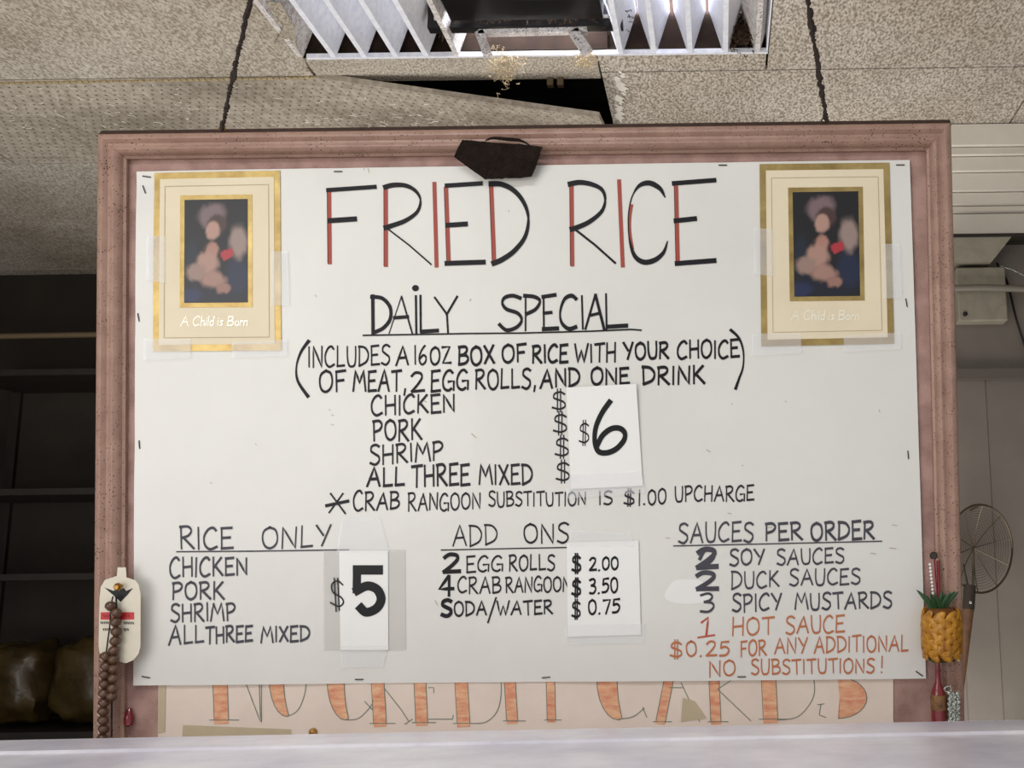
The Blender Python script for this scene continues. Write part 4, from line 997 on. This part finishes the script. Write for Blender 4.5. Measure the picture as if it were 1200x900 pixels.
b = MB(); b.box((x0, YR+.4, .1), (x1, YR+.42, qx(60, 436).z)); b.build('back_board', m_wall_dark, rk)
def bag(px0, px1, py0, py1, m, label, seed):
    p = qx((px0+px1)/2, py1); wx = abs(qx(px1, py1).x-qx(px0, py1).x)/2; hz = (qx(px0, py0).z-qx(px0, py1).z)/2
    b = MB(); b.ball((0, 0, 0), 1, 1, 1, 1, 28, 20)
    vs = []
    for v in b.v:
        s_ = Vector((math.copysign(abs(v.x)**.6, v.x)*wx, math.copysign(abs(v.y)**.6, v.y)*.13, math.copysign(abs(v.z)**.65, v.z)*hz))
        s_ *= 1+.18*noise.noise(v*2.6+Vector((seed, 0, 0)))+.10*abs(noise.noise(v*6+Vector((seed, 3, 0))))
        vs.append(s_+Vector((p.x, YR+.2, p.z+hz)))
    b.v = vs; tag(b.build('wrapped_package', m, None, 60), label, 'package', 'packages on the dark rack')
bag(-52, 22, 758, 852, m_bag, 'yellowish plastic-wrapped package on the rack, at the frame edge', 1)
bag(34, 122, 752, 854, m_bag, 'crumpled yellowish plastic-wrapped package on the rack nearest the board', 5)

# ------------------------------------------------------------------ right wall fittings
q = lambda px, py, d=0: on_y(px, py, YW-d)
hs = thing('cable_housing', q(1140, 310), 'pale horizontal housing fixed right under the white cladding', 'housing')
b = MB(); a = q(1100, 281, .06); e = q(1185, 308, .06)
b.hexa([(a.x, YW-.07, e.z), (e.x-.06, YW-.07, e.z), (e.x-.06, YW, e.z), (a.x, YW, e.z)], [(a.x, YW-.08, a.z), (e.x, YW-.08, a.z), (e.x, YW, a.z), (a.x, YW, a.z)]); b.build('cover', m_box, hs)
b = MB(); b.box((a.x, YW-.09, a.z), (e.x+.3, YW, a.z+.008)); b.build('lip', m_wood_dark, hs)
jb = thing('junction_box', q(1150, 376), 'grey metal junction box on the wall right of the board', 'box')
b = MB(); a = q(1120, 314, .05); e = q(1181, 376, .05); b.box((a.x, YW-.055, e.z), (e.x, YW, a.z)); o = b.build('box', m_box, jb)
mo = o.modifiers.new('bevel', 'BEVEL'); mo.width = .004; mo.segments = 2
b = MB(); b.lathe(q(1131, 368, .056), (0, -1, 0), [(.007, -.002), (.007, .002), (.003, .003)], 10); b.build('screw_head', m_black, jb)
b = MB(); b.tube([q(1110, 338, .075), q(1150, 337, .075), q(1185, 338, .075), q(1300, 342, .075)], .010, 10); tag(b.build('conduit', m_pipe, None, 40), 'grey conduit pipe running across the junction box', 'pipe')
b = MB(); b.tube([q(x, y, .02) for x, y in crv([(1168, 308), (1180, 330), (1190, 370), (1200, 402), (1216, 450)])], .0035, 6); tag(b.build('cable', m_black, None, 60), 'thin dark cable hanging to the right of the junction box', 'cable')
b = MB(); b.tube([q(1172, 312, .05), q(1186, 316, .05), q(1215, 330, .05)], .003, 6); tag(b.build('wire', m_silver, None, 60), 'thin pale wire above the grey conduit', 'wire')

# wire strainer hanging on the wall
YS = YW-.10
st = thing('wire_strainer', on_y(1130, 805, YS), 'round wire mesh spider strainer with wooden handle hanging on the wall', 'strainer')
ctr = on_y(1149, 643, YS); R0 = 40*YS/1250; tl = Vector((math.cos(math.radians(-13)), 0, math.sin(math.radians(-13)))); tn = Vector((.28, -.94, -.1)).normalized()
sx = Vector((1, 0, 0)); sx = (sx-tn*sx.dot(tn)).normalized(); sy = tn.cross(sx)
if sy.z < 0: sy = -sy
dep = .035
def SPT(r, a): return ctr+(sx*math.cos(a)*1.0+sy*math.sin(a)*1.22)*r*R0-tn*dep*(1-r*r)
b = MB()
b.loop([SPT(1, 2*math.pi*i/40) for i in range(40)], .0032, 6); b.build('rim_wire', m_wire, st, 60)
for k in range(1, 17):
    b = MB(); r = k/17.5; b.loop([SPT(r, 2*math.pi*i/32) for i in range(32)], .0008, 4); b.build('mesh_ring', m_wire, st)
for k in range(10):
    a = 2*math.pi*k/10+.2; b = MB(); b.tube([SPT(i/6, a) for i in range(7)], .0013, 5); b.build('spoke', m_wire, st)
hb = SPT(1, math.radians(-105))
b = MB(); b.tube([SPT(.0, 0)-tn*.004, SPT(.6, math.radians(-100))-tn*.004, hb, hb+Vector((-.005, 0, -.04))], .004, 6); b.tube([SPT(.55, math.radians(-140)), hb+Vector((-.012, 0, 0))], .003, 6); b.build('brace_wire', m_wire, st, 60)
h0 = on_y(1137, 694, YS); h1 = on_y(1124, 812, YS)
b = MB(); b.tube([h0+Vector((0, 0, .02)), h0.lerp(h1, .17)], .017, 12); b.build('ferrule', m_chain, st, 40)
b = MB(); b.tube([h0.lerp(h1, t) for t in (.15, .4, .7, 1)], .016, 12, True, lambda t: 1-.25*t); b.build('handle', m_wood, st, 40)
b = MB(); b.lathe(h0.lerp(h1, .1)+Vector((0, -.016, 0)), (0, -1, 0), [(.004, 0), (.004, .002), (.002, .003)], 8); b.build('rivet', m_silver, st, 40)
b = MB(); b.tube([SPT(1, math.pi/2), SPT(1, math.pi/2)+Vector((0, .03, -.004)), Vector((SPT(1, math.pi/2).x, YW+.01, SPT(1, math.pi/2).z-.01))], .003, 6); tag(b.build('wall_hook', m_wire, None, 60), 'wire hook in the wall carrying the round strainer', 'hook')
